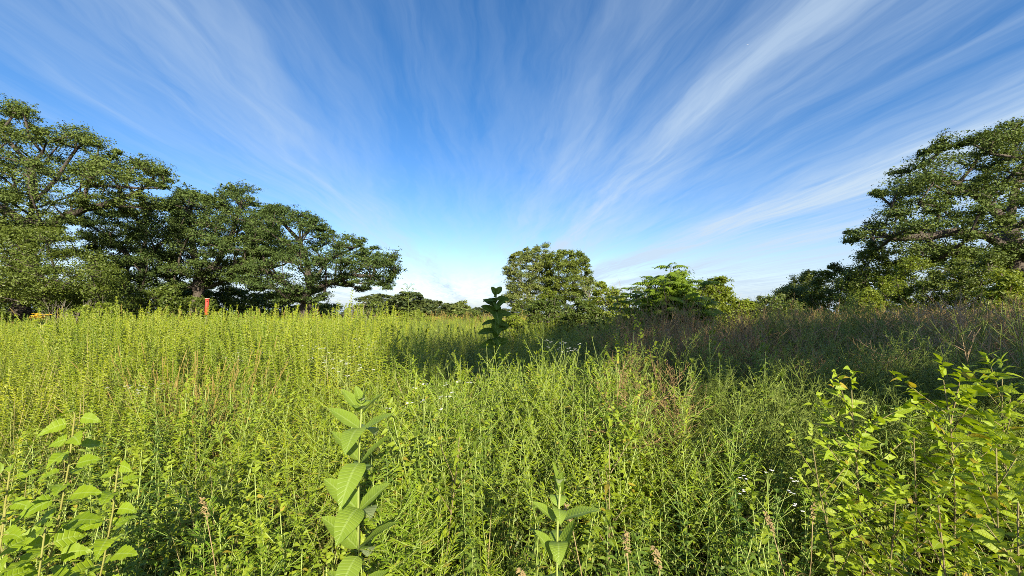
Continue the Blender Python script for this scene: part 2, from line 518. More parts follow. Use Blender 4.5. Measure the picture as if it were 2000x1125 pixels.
def undergrowth(h=0.4, n=80):
    B = Buf()
    for i in range(n):
        a = rng.uniform(0, 6.28)
        r = 0.16 * math.sqrt(rng.random())
        p = Vector((r * math.cos(a), r * math.sin(a), h * rng.uniform(.05, 1)))
        big = rng.random() < .35
        leaf(B, p, azv(rng.uniform(0, 6.28), rng.uniform(-.3, .9)), rng.uniform(.035, .075), rng.uniform(.015, .028) if big else rng.uniform(.006, .011), 1, 3, rng.uniform(.1, .6), .2,
             'ovate' if big else 'lance', rng.uniform(-.6, .6))
    for i in range(5):
        a = rng.uniform(0, 6.28)
        r = .12 * rng.random()
        p = Vector((r * math.cos(a), r * math.sin(a), 0))
        tube(B, [p, p + azv(rng.uniform(0, 6.28), 1.3) * h], [.003, .0018], 3, 0)
    return B


def grass(h=0.7, n=22, heads=0, bend=0.6):
    B = Buf()
    for i in range(n):
        a = rng.uniform(0, 6.28)
        r = .05 * rng.random()
        p = Vector((r * math.cos(a), r * math.sin(a), 0))
        leaf(B, p, azv(rng.uniform(0, 6.28), rng.uniform(1.0, 1.5)), h * rng.uniform(.6, 1.1), rng.uniform(.004, .0075), 1, 5, rng.uniform(.05, bend), .15, 'blade')
    for i in range(heads):
        a = rng.uniform(0, 6.28)
        p = Vector((.03 * math.cos(a), .03 * math.sin(a), 0))
        d = azv(a, rng.uniform(1.2, 1.5))
        q = p + d * h * rng.uniform(1.1, 1.35)
        tube(B, [p, p.lerp(q, .5), q], [.0022, .0018, .0012], 3, 0)
        tube(B, [q - d * .09, q - d * .05, q, q + d * .02], [.001, .0036, .003, .001], 4, 2)
    return B


def airy(h=1.3, nb=11, nsub=4, leaves=1.0, r0=0.0038, open_=0.85):
    B = Buf()
    pts = stem_line(h, rng.uniform(0, .16), 7, .02)
    tube(B, pts, [r0 * (1 - 0.65 * i / 7) for i in range(8)], 3, 0)
    a = rng.uniform(0, 6)
    for b in range(nb):
        t = .28 + .68 * b / nb
        a += 2.4 + rng.uniform(-.5, .5)
        bl = h * (.50 * (1.1 - t) + .06) * rng.uniform(.7, 1.3)
        p0 = along(pts, t)
        d = azv(a, open_ + rng.uniform(-.35, .35))
        p1 = p0 + d * bl * .55
        p2 = p1 + (d + UP * rng.uniform(-.1, .35)).normalized() * bl * .45
        tube(B, [p0, p1, p2], [r0 * .62, r0 * .5, r0 * .33], 3, 0)
        for s in range(nsub):
            tt = .25 + .7 * s / nsub
            q = p0.lerp(p1, tt / .55) if tt < .55 else p1.lerp(p2, (tt - .55) / .45)
            d2 = (d + azv(rng.uniform(0, 6.28), rng.uniform(.1, .8)) * .8).normalized()
            q2 = q + d2 * bl * rng.uniform(.2, .42)
            tube(B, [q, q2], [r0 * .4, r0 * .26], 3, 0)
            for j in range(int(4 * leaves)):
                leaf(B, q.lerp(q2, rng.random()), azv(rng.uniform(0, 6.28), rng.uniform(-.2, 1)), rng.uniform(.02, .045), rng.uniform(.004, .007), 1, 2, .2, .1)
        for j in range(int(5 * leaves)):
            leaf(B, p0.lerp(p1, rng.random()), azv(rng.uniform(0, 6.28), rng.uniform(-.1, 1)), rng.uniform(.03, .07), rng.uniform(.005, .008), 1, 2, .3, .1)
    for j in range(int(16 * leaves)):
        leaf(B, along(pts, rng.uniform(.1, .95)), azv(rng.uniform(0, 6.28), rng.uniform(.1, .9)), rng.uniform(.05, .10), rng.uniform(.006, .010), 1, 3, .4, .1)
    return B


def fleabane(h=1.0, fs=0.008):
    B = Buf()
    pts = stem_line(h, .05)
    tube(B, pts, [0.003 * (1 - 0.55 * i / 6) for i in range(7)], 3, 0)
    for i in range(16):
        leaf(B, along(pts, .1 + .7 * i / 16), azv(i * 2.4, rng.uniform(.2, .8)), .07, .012, 1, 3, .4)
    B.extra = []
    for b in range(6):
        H = Buf()
        B.extra.append(H)
        t = .72 + .24 * b / 9
        p0 = along(pts, t)
        p1 = p0 + azv(b * 2.4, rng.uniform(.75, 1.2)) * h * (1.06 - t) * rng.uniform(.5, .9)
        tube(B, [p0, p1], [.0016, .0011], 3, 0)
        for k in range(3):
            c = p1 + Vector((rng.uniform(-.02, .02), rng.uniform(-.02, .02), rng.uniform(-.005, .012)))
            for j in range(8):
                an = j * PI / 4 + rng.random()
                leaf(H, c, azv(an, .15), fs, fs * .55, 0, 2, 0, 0)
    return B


def bloom_goldenrod(h=1.2):
    B = goldenrod(h, 44)
    top = Vector(B.v[24]) if len(B.v) > 24 else Vector((0, 0, h))
    top = Vector((top.x, top.y, h))
    for i in range(60):
        a = rng.uniform(0, 6.28)
        t = rng.random()
        p = Vector((top.x, top.y, h * .86)) + azv(a, .6) * (.10 * (1 - t)) + UP * (.16 * t)
        leaf(B, p, azv(a, rng.uniform(0, 1)), .035, .02, 2, 2, .3, .1)
    return B


def curly_dry(h=0.7):
    """dead stalk with a curled brown seed head"""
    B = Buf()
    pts = stem_line(h, .12)
    tube(B, pts, [.0032 * (1 - .5 * i / 6) for i in range(7)], 4, 0)
    p = pts[-1]
    d = (pts[-1] - pts[-2]).normalized()
    for i in range(46):
        t = i / 46
        c = p + d * (.11 * t) - UP * (.03 * t * t)
        leaf(B, c, azv(rng.uniform(0, 6.28), rng.uniform(-.2, 1.0)), .016, .007, 2, 2, .4, .2)
    for i in range(4):
        leaf(B, along(pts, .3 + .15 * i), azv(i * 2.4, .2), .07, .012, 1, 4, 1.2, .5)
    return B


# ------------------------------------------------------------------ scene objects
def tag(o, label=None, cat=None, group=None, kind=None):
    if label:
        o['label'] = label
    if cat:
        o['category'] = cat
    if group:
        o['group'] = group
    if kind:
        o['kind'] = kind
    return o


def root(name, loc=(0, 0, 0), rz=0.0):
    o = bpy.data.objects.new(name, None)
    C.objects.link(o)
    o.location = loc
    o.rotation_euler = (0, 0, rz)
    return o


def mobj(name, me, parent=None):
    o = bpy.data.objects.new(name, me)
    C.objects.link(o)
    if parent:
        o.parent = parent
    return o


def plant(name, B, mats, label, cat, loc, rz=0.0, group=None, parts=('stem', 'foliage', 'flower')):
    """an Empty at the foot of the plant with one mesh for each kind of part"""
    r_ = root(name, loc, rz)
    tag(r_, label, cat, group)
    for i, m_ in enumerate(mats):
        if m_ is not None and i in B.m:
            mobj(parts[i], B.mesh(parts[i], [m_], i), r_)
    for H in getattr(B, 'extra', []):
        mobj(parts[2], H.mesh(parts[2], [mats[2]]), r_)
    return r_


def copy_tree(o, parent=None):
    c = o.copy()
    C.objects.link(c)
    if parent:
        c.parent = parent
    for ch in list(o.children):
        copy_tree(ch, c)
    return c


# ------------------------------------------------------------------ ground
def vnoise(x, y, s, seed=0):
    return mnoise.noise(Vector((x * s + seed * 13.7, y * s - seed * 7.1, seed * 3.3)))


gm = bpy.data.materials.new('meadow_soil')
gm.use_nodes = True
t = NT(gm.node_tree)
tco = t.n('ShaderNodeTexCoord')
n1 = t.n('ShaderNodeTexNoise', Vector=tco.outputs['Object'], Scale=0.09, Detail=6.0)
n2 = t.n('ShaderNodeTexNoise', Vector=tco.outputs['Object'], Scale=9.0, Detail=8.0, Roughness=0.7)
gc = t.mix(t.ramp(n1.outputs[0], [(.35, 0.), (.65, 1.)]), (0.060, 0.075, 0.020), (0.105, 0.098, 0.034))
gc = t.mix(t.ramp(n2.outputs[0], [(.4, 0.), (.7, 1.)]), gc, (0.045, 0.035, 0.020))
gp = t.n('ShaderNodeBsdfPrincipled', **{'Base__Color': gc, 'Roughness': 0.95})
gp.inputs['Specular IOR Level'].default_value = 0.1
gb = t.n('ShaderNodeBump', Strength=0.8, Distance=0.06, Height=n2.outputs[0])
t.nt.links.new(gb.outputs[0], gp.inputs['Normal'])
t.nt.links.new(gp.outputs[0], t.n('ShaderNodeOutputMaterial').inputs[0])
gx = [-6000, -2000, -600, -200] + list(np.linspace(-80, 80, 41)) + [200, 600, 2000, 6000]
gy = [-3000, -600, -150] + list(np.linspace(-40, 120, 41)) + [200, 500, 1500, 5000, 12000]
gv = []
for yy in gy:
    for xx in gx:
        z = 0.05 * vnoise(xx, yy, .11, 2) if abs(xx) < 100 and -50 < yy < 130 else 0.0
        gv.append((xx, yy, z))
nx = len(gx)
gf = [(j * nx + i, j * nx + i + 1, (j + 1) * nx + i + 1, (j + 1) * nx + i) for j in range(len(gy) - 1) for i in range(nx - 1)]
gme = bpy.data.meshes.new('ground')
gme.from_pydata(gv, [], gf)
gme.materials.append(gm)
tag(mobj('ground', gme), 'flat meadow ground under the tall plants', None, None, 'structure')

# ------------------------------------------------------------------ trees
def in_poly(poly, x, z):
    inside = False
    j = len(poly) - 1
    for i in range(len(poly)):
        xi, zi = poly[i]
        xj, zj = poly[j]
        if (zi > z) != (zj > z) and x < (xj - xi) * (z - zi) / (zj - zi + 1e-12) + xi:
            inside = not inside
        j = i
    return inside


def edge_dist(poly, x, z):
    b = 1e9
    for i in range(len(poly)):
        x0, z0 = poly[i - 1]
        x1, z1 = poly[i]
        dx, dz = x1 - x0, z1 - z0
        k = max(0, min(1, ((x - x0) * dx + (z - z0) * dz) / (dx * dx + dz * dz + 1e-12)))
        b = min(b, math.hypot(x - x0 - k * dx, z - z0 - k * dz))
    return b


def leaves_mesh(name, cen, nor, size, mat, asp=0.6):
    """many small rhombic leaf clumps: one quad each, bent across the middle"""
    n = len(cen)
    r3 = nrg.normal(size=(n, 3))
    nor = nor / np.linalg.norm(nor, axis=1, keepdims=True)
    tx = np.cross(nor, r3)
    tx /= np.linalg.norm(tx, axis=1, keepdims=True) + 1e-9
    ty = np.cross(nor, tx)
    L = (size * nrg.uniform(.5, 1.5, n))[:, None]
    Wd = L * asp * nrg.uniform(.7, 1.25, n)[:, None]
    bend = nor * L * nrg.uniform(-.05, .22, n)[:, None]
    v = np.empty((n, 4, 3))
    v[:, 0] = cen - tx * L * .5 - bend
    v[:, 1] = cen + ty * Wd * .5 + tx * L * .08
    v[:, 2] = cen + tx * L * .5 - bend
    v[:, 3] = cen - ty * Wd * .5 + tx * L * .08
    me = bpy.data.meshes.new(name)
    me.vertices.add(n * 4)
    me.vertices.foreach_set('co', v.ravel().astype(np.float32))
    me.loops.add(n * 4)
    me.loops.foreach_set('vertex_index', np.arange(n * 4, dtype=np.int32))
    me.polygons.add(n)
    me.polygons.foreach_set('loop_start', np.arange(0, n * 4, 4, dtype=np.int32))
    me.materials.append(mat)
    me.update(calc_edges=True)
    me.validate()
    return me


def make_tree(name, label, cat, Y, outline, limbs, D, pr, nl, ls, leafm, bark, seed, maxpads=260, r_trunk=0.35, core=0.45,
              flat=0.6, base=None, group=None, tw=5, clump=0.30, world_outline=False, pipe=0.03):
    """outline and limbs in photo pixels at depth Y (or metres x,z when world_outline): pads of foliage fill the
    outline's volume, a limb network grows from the trunk to every pad"""
    g = random.Random(seed)
    conv = (lambda q: Vector((q[0], Y, q[1]))) if world_outline else (lambda q: at(q[0], q[1], Y))
    poly = [(conv(q).x, conv(q).z) for q in outline]
    L3 = []
    for lm in limbs:
        L3.append([conv(q) + Vector((0, (q[2] if len(q) > 2 else 0), 0)) for q in lm])
    b0 = L3[0][0].copy()
    b0.z = 0
    if base is not None:
        b0 = Vector(base)
    L3[0][0] = b0.copy()
    xs = [p[0] for p in poly]
    zs = [p[1] for p in poly]
    samp = [(g.uniform(min(xs), max(xs)), g.uniform(min(zs), max(zs))) for _ in range(300)]
    emax = max([edge_dist(poly, *s) for s in samp if in_poly(poly, *s)] + [pr])
    pads = []
    for _ in range(9000):
        if len(pads) >= maxpads:
            break
        x, z = g.uniform(min(xs), max(xs)), g.uniform(min(zs), max(zs))
        if z < 0.25 or not in_poly(poly, x, z):
            continue
        e = edge_dist(poly, x, z)
        if e < pr * .25:
            continue
        th = D * math.sqrt(min(1, e / emax))
        y = g.uniform(-th, th)
        q = abs(y) / max(th, .01)
        if q < .55 and e > pr * 1.6 and g.random() > core:
            continue
        r_ = pr * g.uniform(.55, 1.35) * (.62 if e < pr * .9 else 1)
        kp = 1 + (y / Y if Y > 5 else 0)
        p = Vector((x * kp, Y + y, CAM_Z + (z - CAM_Z) * kp))
        if all((p - o).length > (r_ + ro) * .60 for o, ro in pads):
            pads.append((p, r_))
    # limb network
    pos, par = [], []
    for lm in L3:
        prev = -1
        if pos:
            prev = min(range(len(pos)), key=lambda i: (pos[i] - lm[0]).length)
        for i, p in enumerate(lm):
            if prev >= 0 and (pos[prev] - p).length < .05:
                continue
            if prev >= 0:
                n_ = max(1, int((p - pos[prev]).length / 1.2))
                a_ = pos[prev].copy()
                for s in range(1, n_ + 1):
                    q = a_.lerp(p, s / n_)
                    if s < n_:
                        q += Vector((g.uniform(-.09, .09), g.uniform(-.09, .09), g.uniform(-.06, .06)))
                    pos.append(q)
                    par.append(prev)
                    prev = len(pos) - 1
            else:
                pos.append(p.copy())
                par.append(-1)
                prev = 0
    plen = [0.0] * len(pos)
    for i in range(1, len(pos)):
        plen[i] = plen[par[i]] + (pos[i] - pos[par[i]]).length
    nfix = len(pos)
    top = pos[nfix - 1]
    lowest = min(p.z for p, _ in pads) if pads else 1
    endp = {}
    order = sorted(range(len(pads)), key=lambda i: min((pads[i][0] - pos[k]).length for k in range(nfix)))
    for i in order:
        p = pads[i][0] - UP * pads[i][1] * .25
        cand = [k for k in range(len(pos)) if k > 0 and (pos[k].z > .35 * lowest)]
        cand = cand or [len(pos) - 1]
        k = min(cand, key=lambda k: (pos[k] - p).length * (1.0 if pos[k].z < p.z + .4 else 1.5) + .22 * plen[k])
        a_ = pos[k].copy()
        dist = (p - a_).length
        n_ = max(1, int(dist / .9))
        prev = k
        sag = Vector((g.uniform(-1, 1), g.uniform(-1, 1), g.uniform(-.4, .9))) * dist * .10
        for s in range(1, n_ + 1):
            u = s / n_
            q = a_.lerp(p, u) + sag * math.sin(PI * u)
            if s < n_:
                q += Vector((g.uniform(-1, 1), g.uniform(-1, 1), g.uniform(-1, 1))) * .06
            pos.append(q)
            par.append(prev)
            plen.append(plen[prev] + (q - pos[prev]).length)
            prev = len(pos) - 1
        endp[i] = prev
    wt = [0.0] * len(pos)
    for i in endp.values():
        wt[i] += 1
    for i in range(len(pos) - 1, 0, -1):
        wt[par[i]] += wt[i]
    tot = max(1, wt[0])
    rad = [max(.018, min(r_trunk, r_trunk * (w_ / tot) ** 0.52 + pipe * .2)) for w_ in wt]
    rt = root(name, b0)
    tag(rt, label, cat, group)
    TB = Buf()
    kids = {}
    for i in range(1, len(pos)):
        kids.setdefault(par[i], []).append(i)
    stack = [(0, [0])]
    starts = [(0, k) for k in kids.get(0, [])]
    while starts:
        p_, k = starts.pop()
        ch = [p_, k]
        while kids.get(ch[-1]):
            ks = sorted(kids[ch[-1]], key=lambda q: -wt[q])
            for o_ in ks[1:]:
                starts.append((ch[-1], o_))
            ch.append(ks[0])
        rr = [rad[c] for c in ch]
        rr[0] = min(rad[ch[0]], rad[ch[1]] * 1.25) if ch[0] != 0 else rad[0] * 1.35
        sd = 8 if rr[0] > .15 else (5 if rr[0] > .05 else 4)
        tube(TB, [pos[c] - b0 for c in ch], rr, sd, 0)
    cs, ns = [], []
    for pi, (p, r_) in enumerate(pads):
        K = max(5, int(nl / 20))
        d = nrg.normal(size=(K, 3))
        d /= np.linalg.norm(d, axis=1, keepdims=True)
        d[:, 2] = np.where(d[:, 2] < -.2, d[:, 2] * .5, d[:, 2])
        sub = d * (nrg.uniform(.25, 1.0, (K, 1)) ** .6) * nrg.uniform(.65, 1.5, (K, 1)) * np.array([r_ * g.uniform(.8, 1.3), r_ * g.uniform(.8, 1.3), r_ * flat * g.uniform(.7, 1.1)])
        n_ = max(1, nl // K)
        off = nrg.normal(size=(K, n_, 3)) * r_ * clump * nrg.uniform(.6, 1.6, (K, 1, 1)) * np.array([1, 1, .6])
        c = (sub[:, None, :] + off).reshape(-1, 3)
        outw = c / (np.linalg.norm(c, axis=1, keepdims=True) + 1e-6)
        nn = outw * .55 + np.array([0, 0, .55]) + nrg.normal(size=c.shape) * .55
        cs.append(c + np.array(p - b0))
        ns.append(nn)
        if tw:
            e_ = pos[endp[pi]] - b0
            for s in sub[:tw]:
                q = Vector(s) + p - b0
                tube(TB, [e_, e_.lerp(q, .5) + UP * .03, q], [.022, .015, .008], 3, 0)
    mobj('trunk', TB.mesh('trunk', [bark]), rt)
    if cs:
        mobj('crown', leaves_mesh('crown', np.concatenate(cs), np.concatenate(ns), ls, leafm), rt)
    return rt


def bush(name, label, cat, Y, cx, top, width, leafm, seed, D=None, pr=0.35, nl=130, ls=0.10, maxpads=60, group=None, lump=0.12, bark=None, base_y=None, r_trunk=.05, core=.4, tw=3, flat=.75):
    """a shrub whose outline is an uneven dome, cx / top / width in photo pixels at depth Y"""
    g = random.Random(seed * 31 + 5)
    tz = at(cx, top, Y).z
    wm = width / F * Y
    c = at(cx, top, Y).x
    poly = []
    for i in range(15):
        a = PI * i / 14
        k = 1 + g.uniform(-lump, lump)
        poly.append((c + math.cos(a) * wm / 2 * k * (1.0 if 0 < i < 14 else .8), max(.1, tz * (.12 + .88 * math.sin(a) ** .75) * (k if i != 7 else 1))))
    poly.append((c, .1))
    D = D or wm * .42
    return make_tree(name, label, cat, Y, poly, [[(c, 0), (c + g.uniform(-.1, .1), tz * .35)]], D, pr, nl, ls, leafm, bark or M['bark'], seed, maxpads,
                     r_trunk, core, flat, group=group, tw=tw, world_outline=True)


OAK = 'oaks along the meadow edge'
make_tree('oak_tree', 'tallest spreading oak with dark twisted limbs at the left edge of the meadow', 'tree', 27,
          [(-300, 470), (-260, 330), (-150, 250), (-60, 215), (10, 203), (40, 193), (72, 205), (78, 248), (105, 243), (150, 234), (188, 240), (206, 270), (242, 290), (238, 312),
           (290, 308), (338, 328), (360, 356), (345, 378), (300, 372), (330, 402), (250, 425), (200, 405), (150, 432), (120, 470), (60, 485), (0, 462), (-100, 505), (-240, 500)],
          [[(38, 640), (44, 560), (52, 500), (60, 440), (64, 380), (62, 320)], [(56, 470), (110, 432), (165, 408), (230, 392), (290, 362)], [(60, 400), (110, 350), (150, 290)],
           [(58, 440), (0, 405), (-70, 390), (-150, 380)], [(60, 410, 0), (40, 360, 3), (30, 300, 5)], [(60, 420, 0), (80, 380, -3), (90, 330, -4.5)]],
          6.0, .95, 620, 0.115, M['oak'], M['bark'], 11, 255, .62, .35, .8, group=OAK, clump=.19)
make_tree('oak_tree', 'oak filling the gap between the tallest oak and the fork-trunked oak', 'tree', 34,
          [(150, 430), (195, 398), (280, 402), (340, 385), (372, 420), (352, 480), (348, 560), (330, 612), (200, 612), (180, 520)],
          [[(272, 620), (276, 560), (282, 500), (285, 450)], [(278, 530), (235, 480), (205, 460)]],
          4.5, .95, 620, 0.125, M['oak_b'], M['bark'], 12, 165, .42, .45, .8, group=OAK, clump=.19)
make_tree('oak_tree', 'fork-trunked oak rising directly behind the red nest box', 'tree', 32,
          [(330, 385), (365, 363), (400, 378), (430, 374), (455, 356), (486, 360), (500, 386), (530, 393), (548, 440), (532, 500), (480, 540), (445, 556), (412, 570), (400, 555), (345, 580), (318, 520), (338, 440)],
          [[(384, 612), (388, 560), (391, 540)], [(390, 545), (380, 500), (372, 450), (370, 410)], [(390, 540), (425, 512), (455, 455), (468, 400)], [(400, 530), (450, 520), (500, 480)]],
          5.0, .85, 560, 0.12, M['oak_b'], M['bark'], 13, 195, .48, .35, .8, group=OAK, clump=.19)
make_tree('oak_tree', 'oak whose crown leans right with a low limb drooping over the open horizon', 'tree', 30,
          [(478, 430), (515, 400), (545, 398), (570, 410), (608, 414), (640, 440), (664, 456), (690, 443), (710, 455), (720, 480), (746, 473), (770, 493), (782, 530), (764, 552), (770, 578), (742, 562),
           (705, 572), (668, 560), (640, 566), (640, 592), (545, 600), (520, 585), (470, 558), (452, 540), (490, 500)],
          [[(592, 615), (600, 585), (606, 562), (600, 520), (585, 470)], [(604, 570), (645, 552), (690, 538), (730, 540), (760, 560)], [(604, 560), (640, 510), (690, 485)], [(598, 578), (545, 545), (500, 520)]],
          5.0, .8, 540, 0.115, M['oak_b'], M['bark'], 14, 205, .46, .35, .8, group=OAK, clump=.19)
make_tree('oak_tree', 'great oak on the right edge with one heavy limb running level to the left', 'tree', 21,
          [(1636, 458), (1664, 420), (1692, 408), (1682, 384), (1720, 360), (1746, 344), (1760, 308), (1790, 300), (1802, 283), (1850, 268), (1900, 248), (1950, 238), (2000, 230), (2120, 236), (2300, 320),
           (2420, 480), (2300, 560), (2080, 560), (1990, 510), (1930, 545), (1850, 515), (1790, 545), (1740, 505), (1668, 492)],
          [[(1990, 640), (1980, 560), (1975, 500), (1970, 440), (1985, 360), (2010, 310)], [(1975, 490), (1930, 462), (1870, 452), (1810, 462), (1750, 466), (1700, 452)],
           [(1972, 440), (1925, 395), (1870, 360), (1810, 340)], [(1975, 450), (2060, 400), (2180, 380)], [(1974, 450, 0), (1960, 400, -3), (1930, 340, -4)]],
          5.0, .78, 720, 0.100, M['oak'], M['bark'], 15, 235, .56, .35, .8, group=OAK, clump=.19)

# the two trees behind the photographer whose shade lies across the middle of the meadow
make_tree('oak_tree', 'tall oak standing behind the viewer and shading the middle of the meadow', 'tree', -8.2,
          [(2.0, 8.2), (3.6, 9.2), (7, 10.0), (10, 10.2), (13, 9.8), (14.8, 9.0), (14.6, 7.8), (11, 7.05), (7.0, 7.05), (4.2, 7.5)], [[(8.5, 0), (8.6, 3), (8.5, 6), (8.7, 8)]],
          2.8, .9, 170, .24, M['oak'], M['bark'], 16, 105, .45, .9, .55, world_outline=True, group=OAK)
make_tree('oak_tree', 'tall oak behind the viewer on the far right, shading the dry weeds', 'tree', -8.4,
          [(14.8, 8.3), (16.5, 9.4), (19.5, 10.3), (23.5, 10.5), (27.5, 9.9), (29, 8.8), (27.5, 7.8), (22.5, 7.3), (17.5, 7.4)], [[(21, 0), (21.2, 3), (21, 6), (21, 8)]],
          2.8, .9, 160, .24, M['oak'], M['bark'], 17, 105, .45, .9, .55, world_outline=True, group=OAK)

# understory and shrubs, left
make_tree('understory_tree', 'leafy understory tree in front of the tallest oak, hiding most of its trunk', 'tree', 23,
          [(-190, 480), (-60, 470), (0, 452), (60, 440), (112, 440), (150, 468), (212, 500), (238, 560), (232, 618), (100, 600), (20, 600), (-60, 625), (-190, 640)],
          [[(110, 640), (112, 580), (105, 520), (90, 470)], [(110, 570), (160, 530), (195, 520)], [(108, 560), (40, 510), (0, 500)]], 3.2, .75, 520, .10, M['shrub'], M['bark'], 18, 200, .2, .4, .6)
UND = 'shrubs under the left oaks'
bush('shrub', 'arching bramble shrub with dull leaves between the dead twigs and the goldenrod', 'shrub', 15, 195, 590, 170, M['shrub_y'], 21, pr=.3, nl=90, ls=.09, maxpads=60, group=UND)
bush('shrub', 'dark shrub at the foot of the gap-filling oak', 'shrub', 27, 300, 560, 160, M['shrub'], 22, pr=.6, nl=160, ls=.15, maxpads=50, group=UND)
bush('shrub', 'dark round shrub seen just right of the red nest box', 'shrub', 38, 455, 560, 140, M['oak'], 23, pr=.8, nl=380, ls=.17, maxpads=60, group=UND)
bush('shrub', 'dark shrub filling the gap between the fork-trunked oak and the leaning oak', 'shrub', 42, 540, 568, 140, M['oak'], 24, pr=.8, nl=380, ls=.17, maxpads=60, group=UND)
bush('shrub', 'rounded shrub under the drooping limb tip of the leaning oak', 'shrub', 26, 730, 588, 60, M['shrub'], 25, pr=.45, nl=150, ls=.12, maxpads=30, group=UND)
bush('shrub', 'dark shrub behind the trunk of the tallest oak', 'shrub', 36, 60, 545, 190, M['oak'], 27, pr=.9, nl=380, ls=.17, maxpads=80, group=UND)
bush('shrub', 'dark shrub deep behind the bramble and the dead twigs', 'shrub', 38, 190, 550, 170, M['oak'], 28, pr=.9, nl=380, ls=.17, maxpads=80, group=UND)
bush('shrub', 'dark shrub behind the trunk of the fork-trunked oak', 'shrub', 40, 365, 560, 130, M['oak'], 29, pr=.9, nl=380, ls=.17, maxpads=70, group=UND)
bush('shrub', 'low dark shrub behind the trunk of the leaning oak', 'shrub', 44, 625, 585, 90, M['oak'], 30, pr=.8, nl=380, ls=.17, maxpads=40, group=UND)
bush('shrub', 'low shrub at the foot of the fork-trunked oak', 'shrub', 28, 375, 577, 110, M['shrub'], 34, pr=.5, nl=260, ls=.11, maxpads=60, group=UND)
bush('shrub', 'low dark shrub at the far left edge beside the oak trunk', 'shrub', 20, -40, 590, 120, M['shrub'], 26, pr=.5, nl=150, ls=.12, maxpads=40, group=UND)

# middle distance
make_tree('poplar_tree', 'left of the two tall middle-distance trees, with ragged top and open lower crown', 'tree', 58,
          [(1000, 604), (982, 590), (990, 560), (984, 530), (988, 512), (1002, 494), (1022, 484), (1048, 479), (1068, 473), (1074, 500), (1076, 560), (1060, 604)],
          [[(1038, 616), (1036, 570), (1040, 530), (1050, 495)], [(1036, 580), (1010, 540), (1005, 515)]], 3.4, .8, 420, .17, M['poplar'], M['bark_pale'], 31, 150, .22, .45, .9, clump=.22)
make_tree('poplar_tree', 'right of the two tall trees in the middle distance, rounder and greener crown', 'tree', 56,
          [(1066, 500), (1086, 490), (1116, 487), (1140, 491), (1150, 508), (1154, 530), (1160, 548), (1150, 580), (1120, 590), (1085, 604), (1066, 600)],
          [[(1105, 616), (1104, 570), (1108, 530), (1112, 505)], [(1104, 575), (1135, 535), (1140, 515)]], 3.4, .85, 420, .17, M['poplar_b'], M['bark'], 32, 140, .24, .5, .9, clump=.22)
make_tree('birch_tree', 'thin small-leaved tree with a sparse crown right beside the two tall trees', 'tree', 44,
          [(1136, 600), (1134, 570), (1142, 545), (1156, 540), (1166, 552), (1170, 575), (1162, 600)], [[(1153, 616), (1151, 580), (1153, 552)], [(1152, 590), (1140, 570)]], 1.0, .45, 70, .15, M['poplar'], M['bark'], 33, 34, .08, .8, .8)
MID = 'shrubs of the open meadow'
bush('shrub', 'dense dark green mound of a shrub out of which the tall compound-leaved sapling rises', 'shrub', 9.6, 1312, 536, 170, M['walnut'], 50, pr=.26, nl=330, ls=.075, maxpads=170, group=MID, base_y=0)
bush('shrub', 'low olive shrub behind the shaded milkweed', 'shrub', 12, 1000, 606, 90, M['shrub_y'], 51, pr=.22, nl=120, ls=.06, maxpads=60, group=MID)
bush('shrub', 'low grey-green shrub in front of the left foot of the two tall trees', 'shrub', 13, 1070, 586, 110, M['shrub'], 52, pr=.26, nl=220, ls=.06, maxpads=100, group=MID)
bush('shrub', 'shrub with brownish leaves filling the gap left of the dark green mound', 'shrub', 11, 1140, 582, 110, M['shrub'], 53, pr=.24, nl=220, ls=.055, maxpads=110, group=MID)
bush('shrub', 'low shrub between the right thicket and the rounded light green bush', 'shrub', 14, 1510, 578, 130, M['shrub'], 54, pr=.28, nl=230, ls=.065, maxpads=110, group=MID)
bush('shrub', 'low scrub on the horizon between the far tree line and the shaded milkweed', 'shrub', 34, 905, 603, 80, M['shrub'], 55, pr=.4, nl=160, ls=.11, maxpads=60, group=MID)
bush('shrub', 'low olive scrub right behind the lit goldenrod, under the lone candelabra-shaped weed', 'shrub', 30, 815, 604, 90, M['shrub_y'], 56, pr=.4, nl=160, ls=.11, maxpads=60, group=MID)
bush('cedar_shrub', 'bright yellow-green feathery shrub in front of the two tall trees', 'shrub', 24, 1068, 556, 46, M['shrub_y'], 41, pr=.25, nl=120, ls=.08, maxpads=60, group=MID)
bush('shrub', 'grey-green shrub at the left foot of the two tall trees', 'shrub', 30, 1028, 580, 60, M['shrub'], 42, pr=.4, nl=110, ls=.13, maxpads=45, group=MID)
bush('shrub', 'olive shrub between the thin sparse tree and the pinnate-leaved sapling', 'shrub', 14, 1190, 558, 105, M['shrub_y'], 43, pr=.28, nl=230, ls=.06, maxpads=110, group=MID)
bush('shrub', 'low shrub in front of the right tall tree, below its open crown', 'shrub', 26, 1118, 590, 60, M['shrub'], 44, pr=.3, nl=90, ls=.10, maxpads=40, group=MID)
bush('shrub', 'rounded light green bush adjoining the pinnate-leaved sapling on its right', 'shrub', 12, 1388, 545, 140, M['shrub_y'], 45, pr=.28, nl=260, ls=.06, maxpads=170, group=MID)
bush('shrub', 'grey fine-leaved small tree peeking out behind the left of the pinnate-leaved sapling', 'shrub', 18, 1256, 530, 44, M['poplar'], 46, pr=.28, nl=60, ls=.08, maxpads=40, group=MID)
bush('shrub', 'small leafy shrub just right of the rounded light green bush', 'shrub', 12, 1448, 582, 100, M['shrub_y'], 47, pr=.24, nl=190, ls=.06, maxpads=90, group=MID)
bush('conifer', 'tiny dark blue-green conifer far off right of the rounded bush', 'tree', 60, 1486, 574, 22, M['far'], 48, pr=.4, nl=90, ls=.22, maxpads=26)
RS = 'shrubs under the right oak'
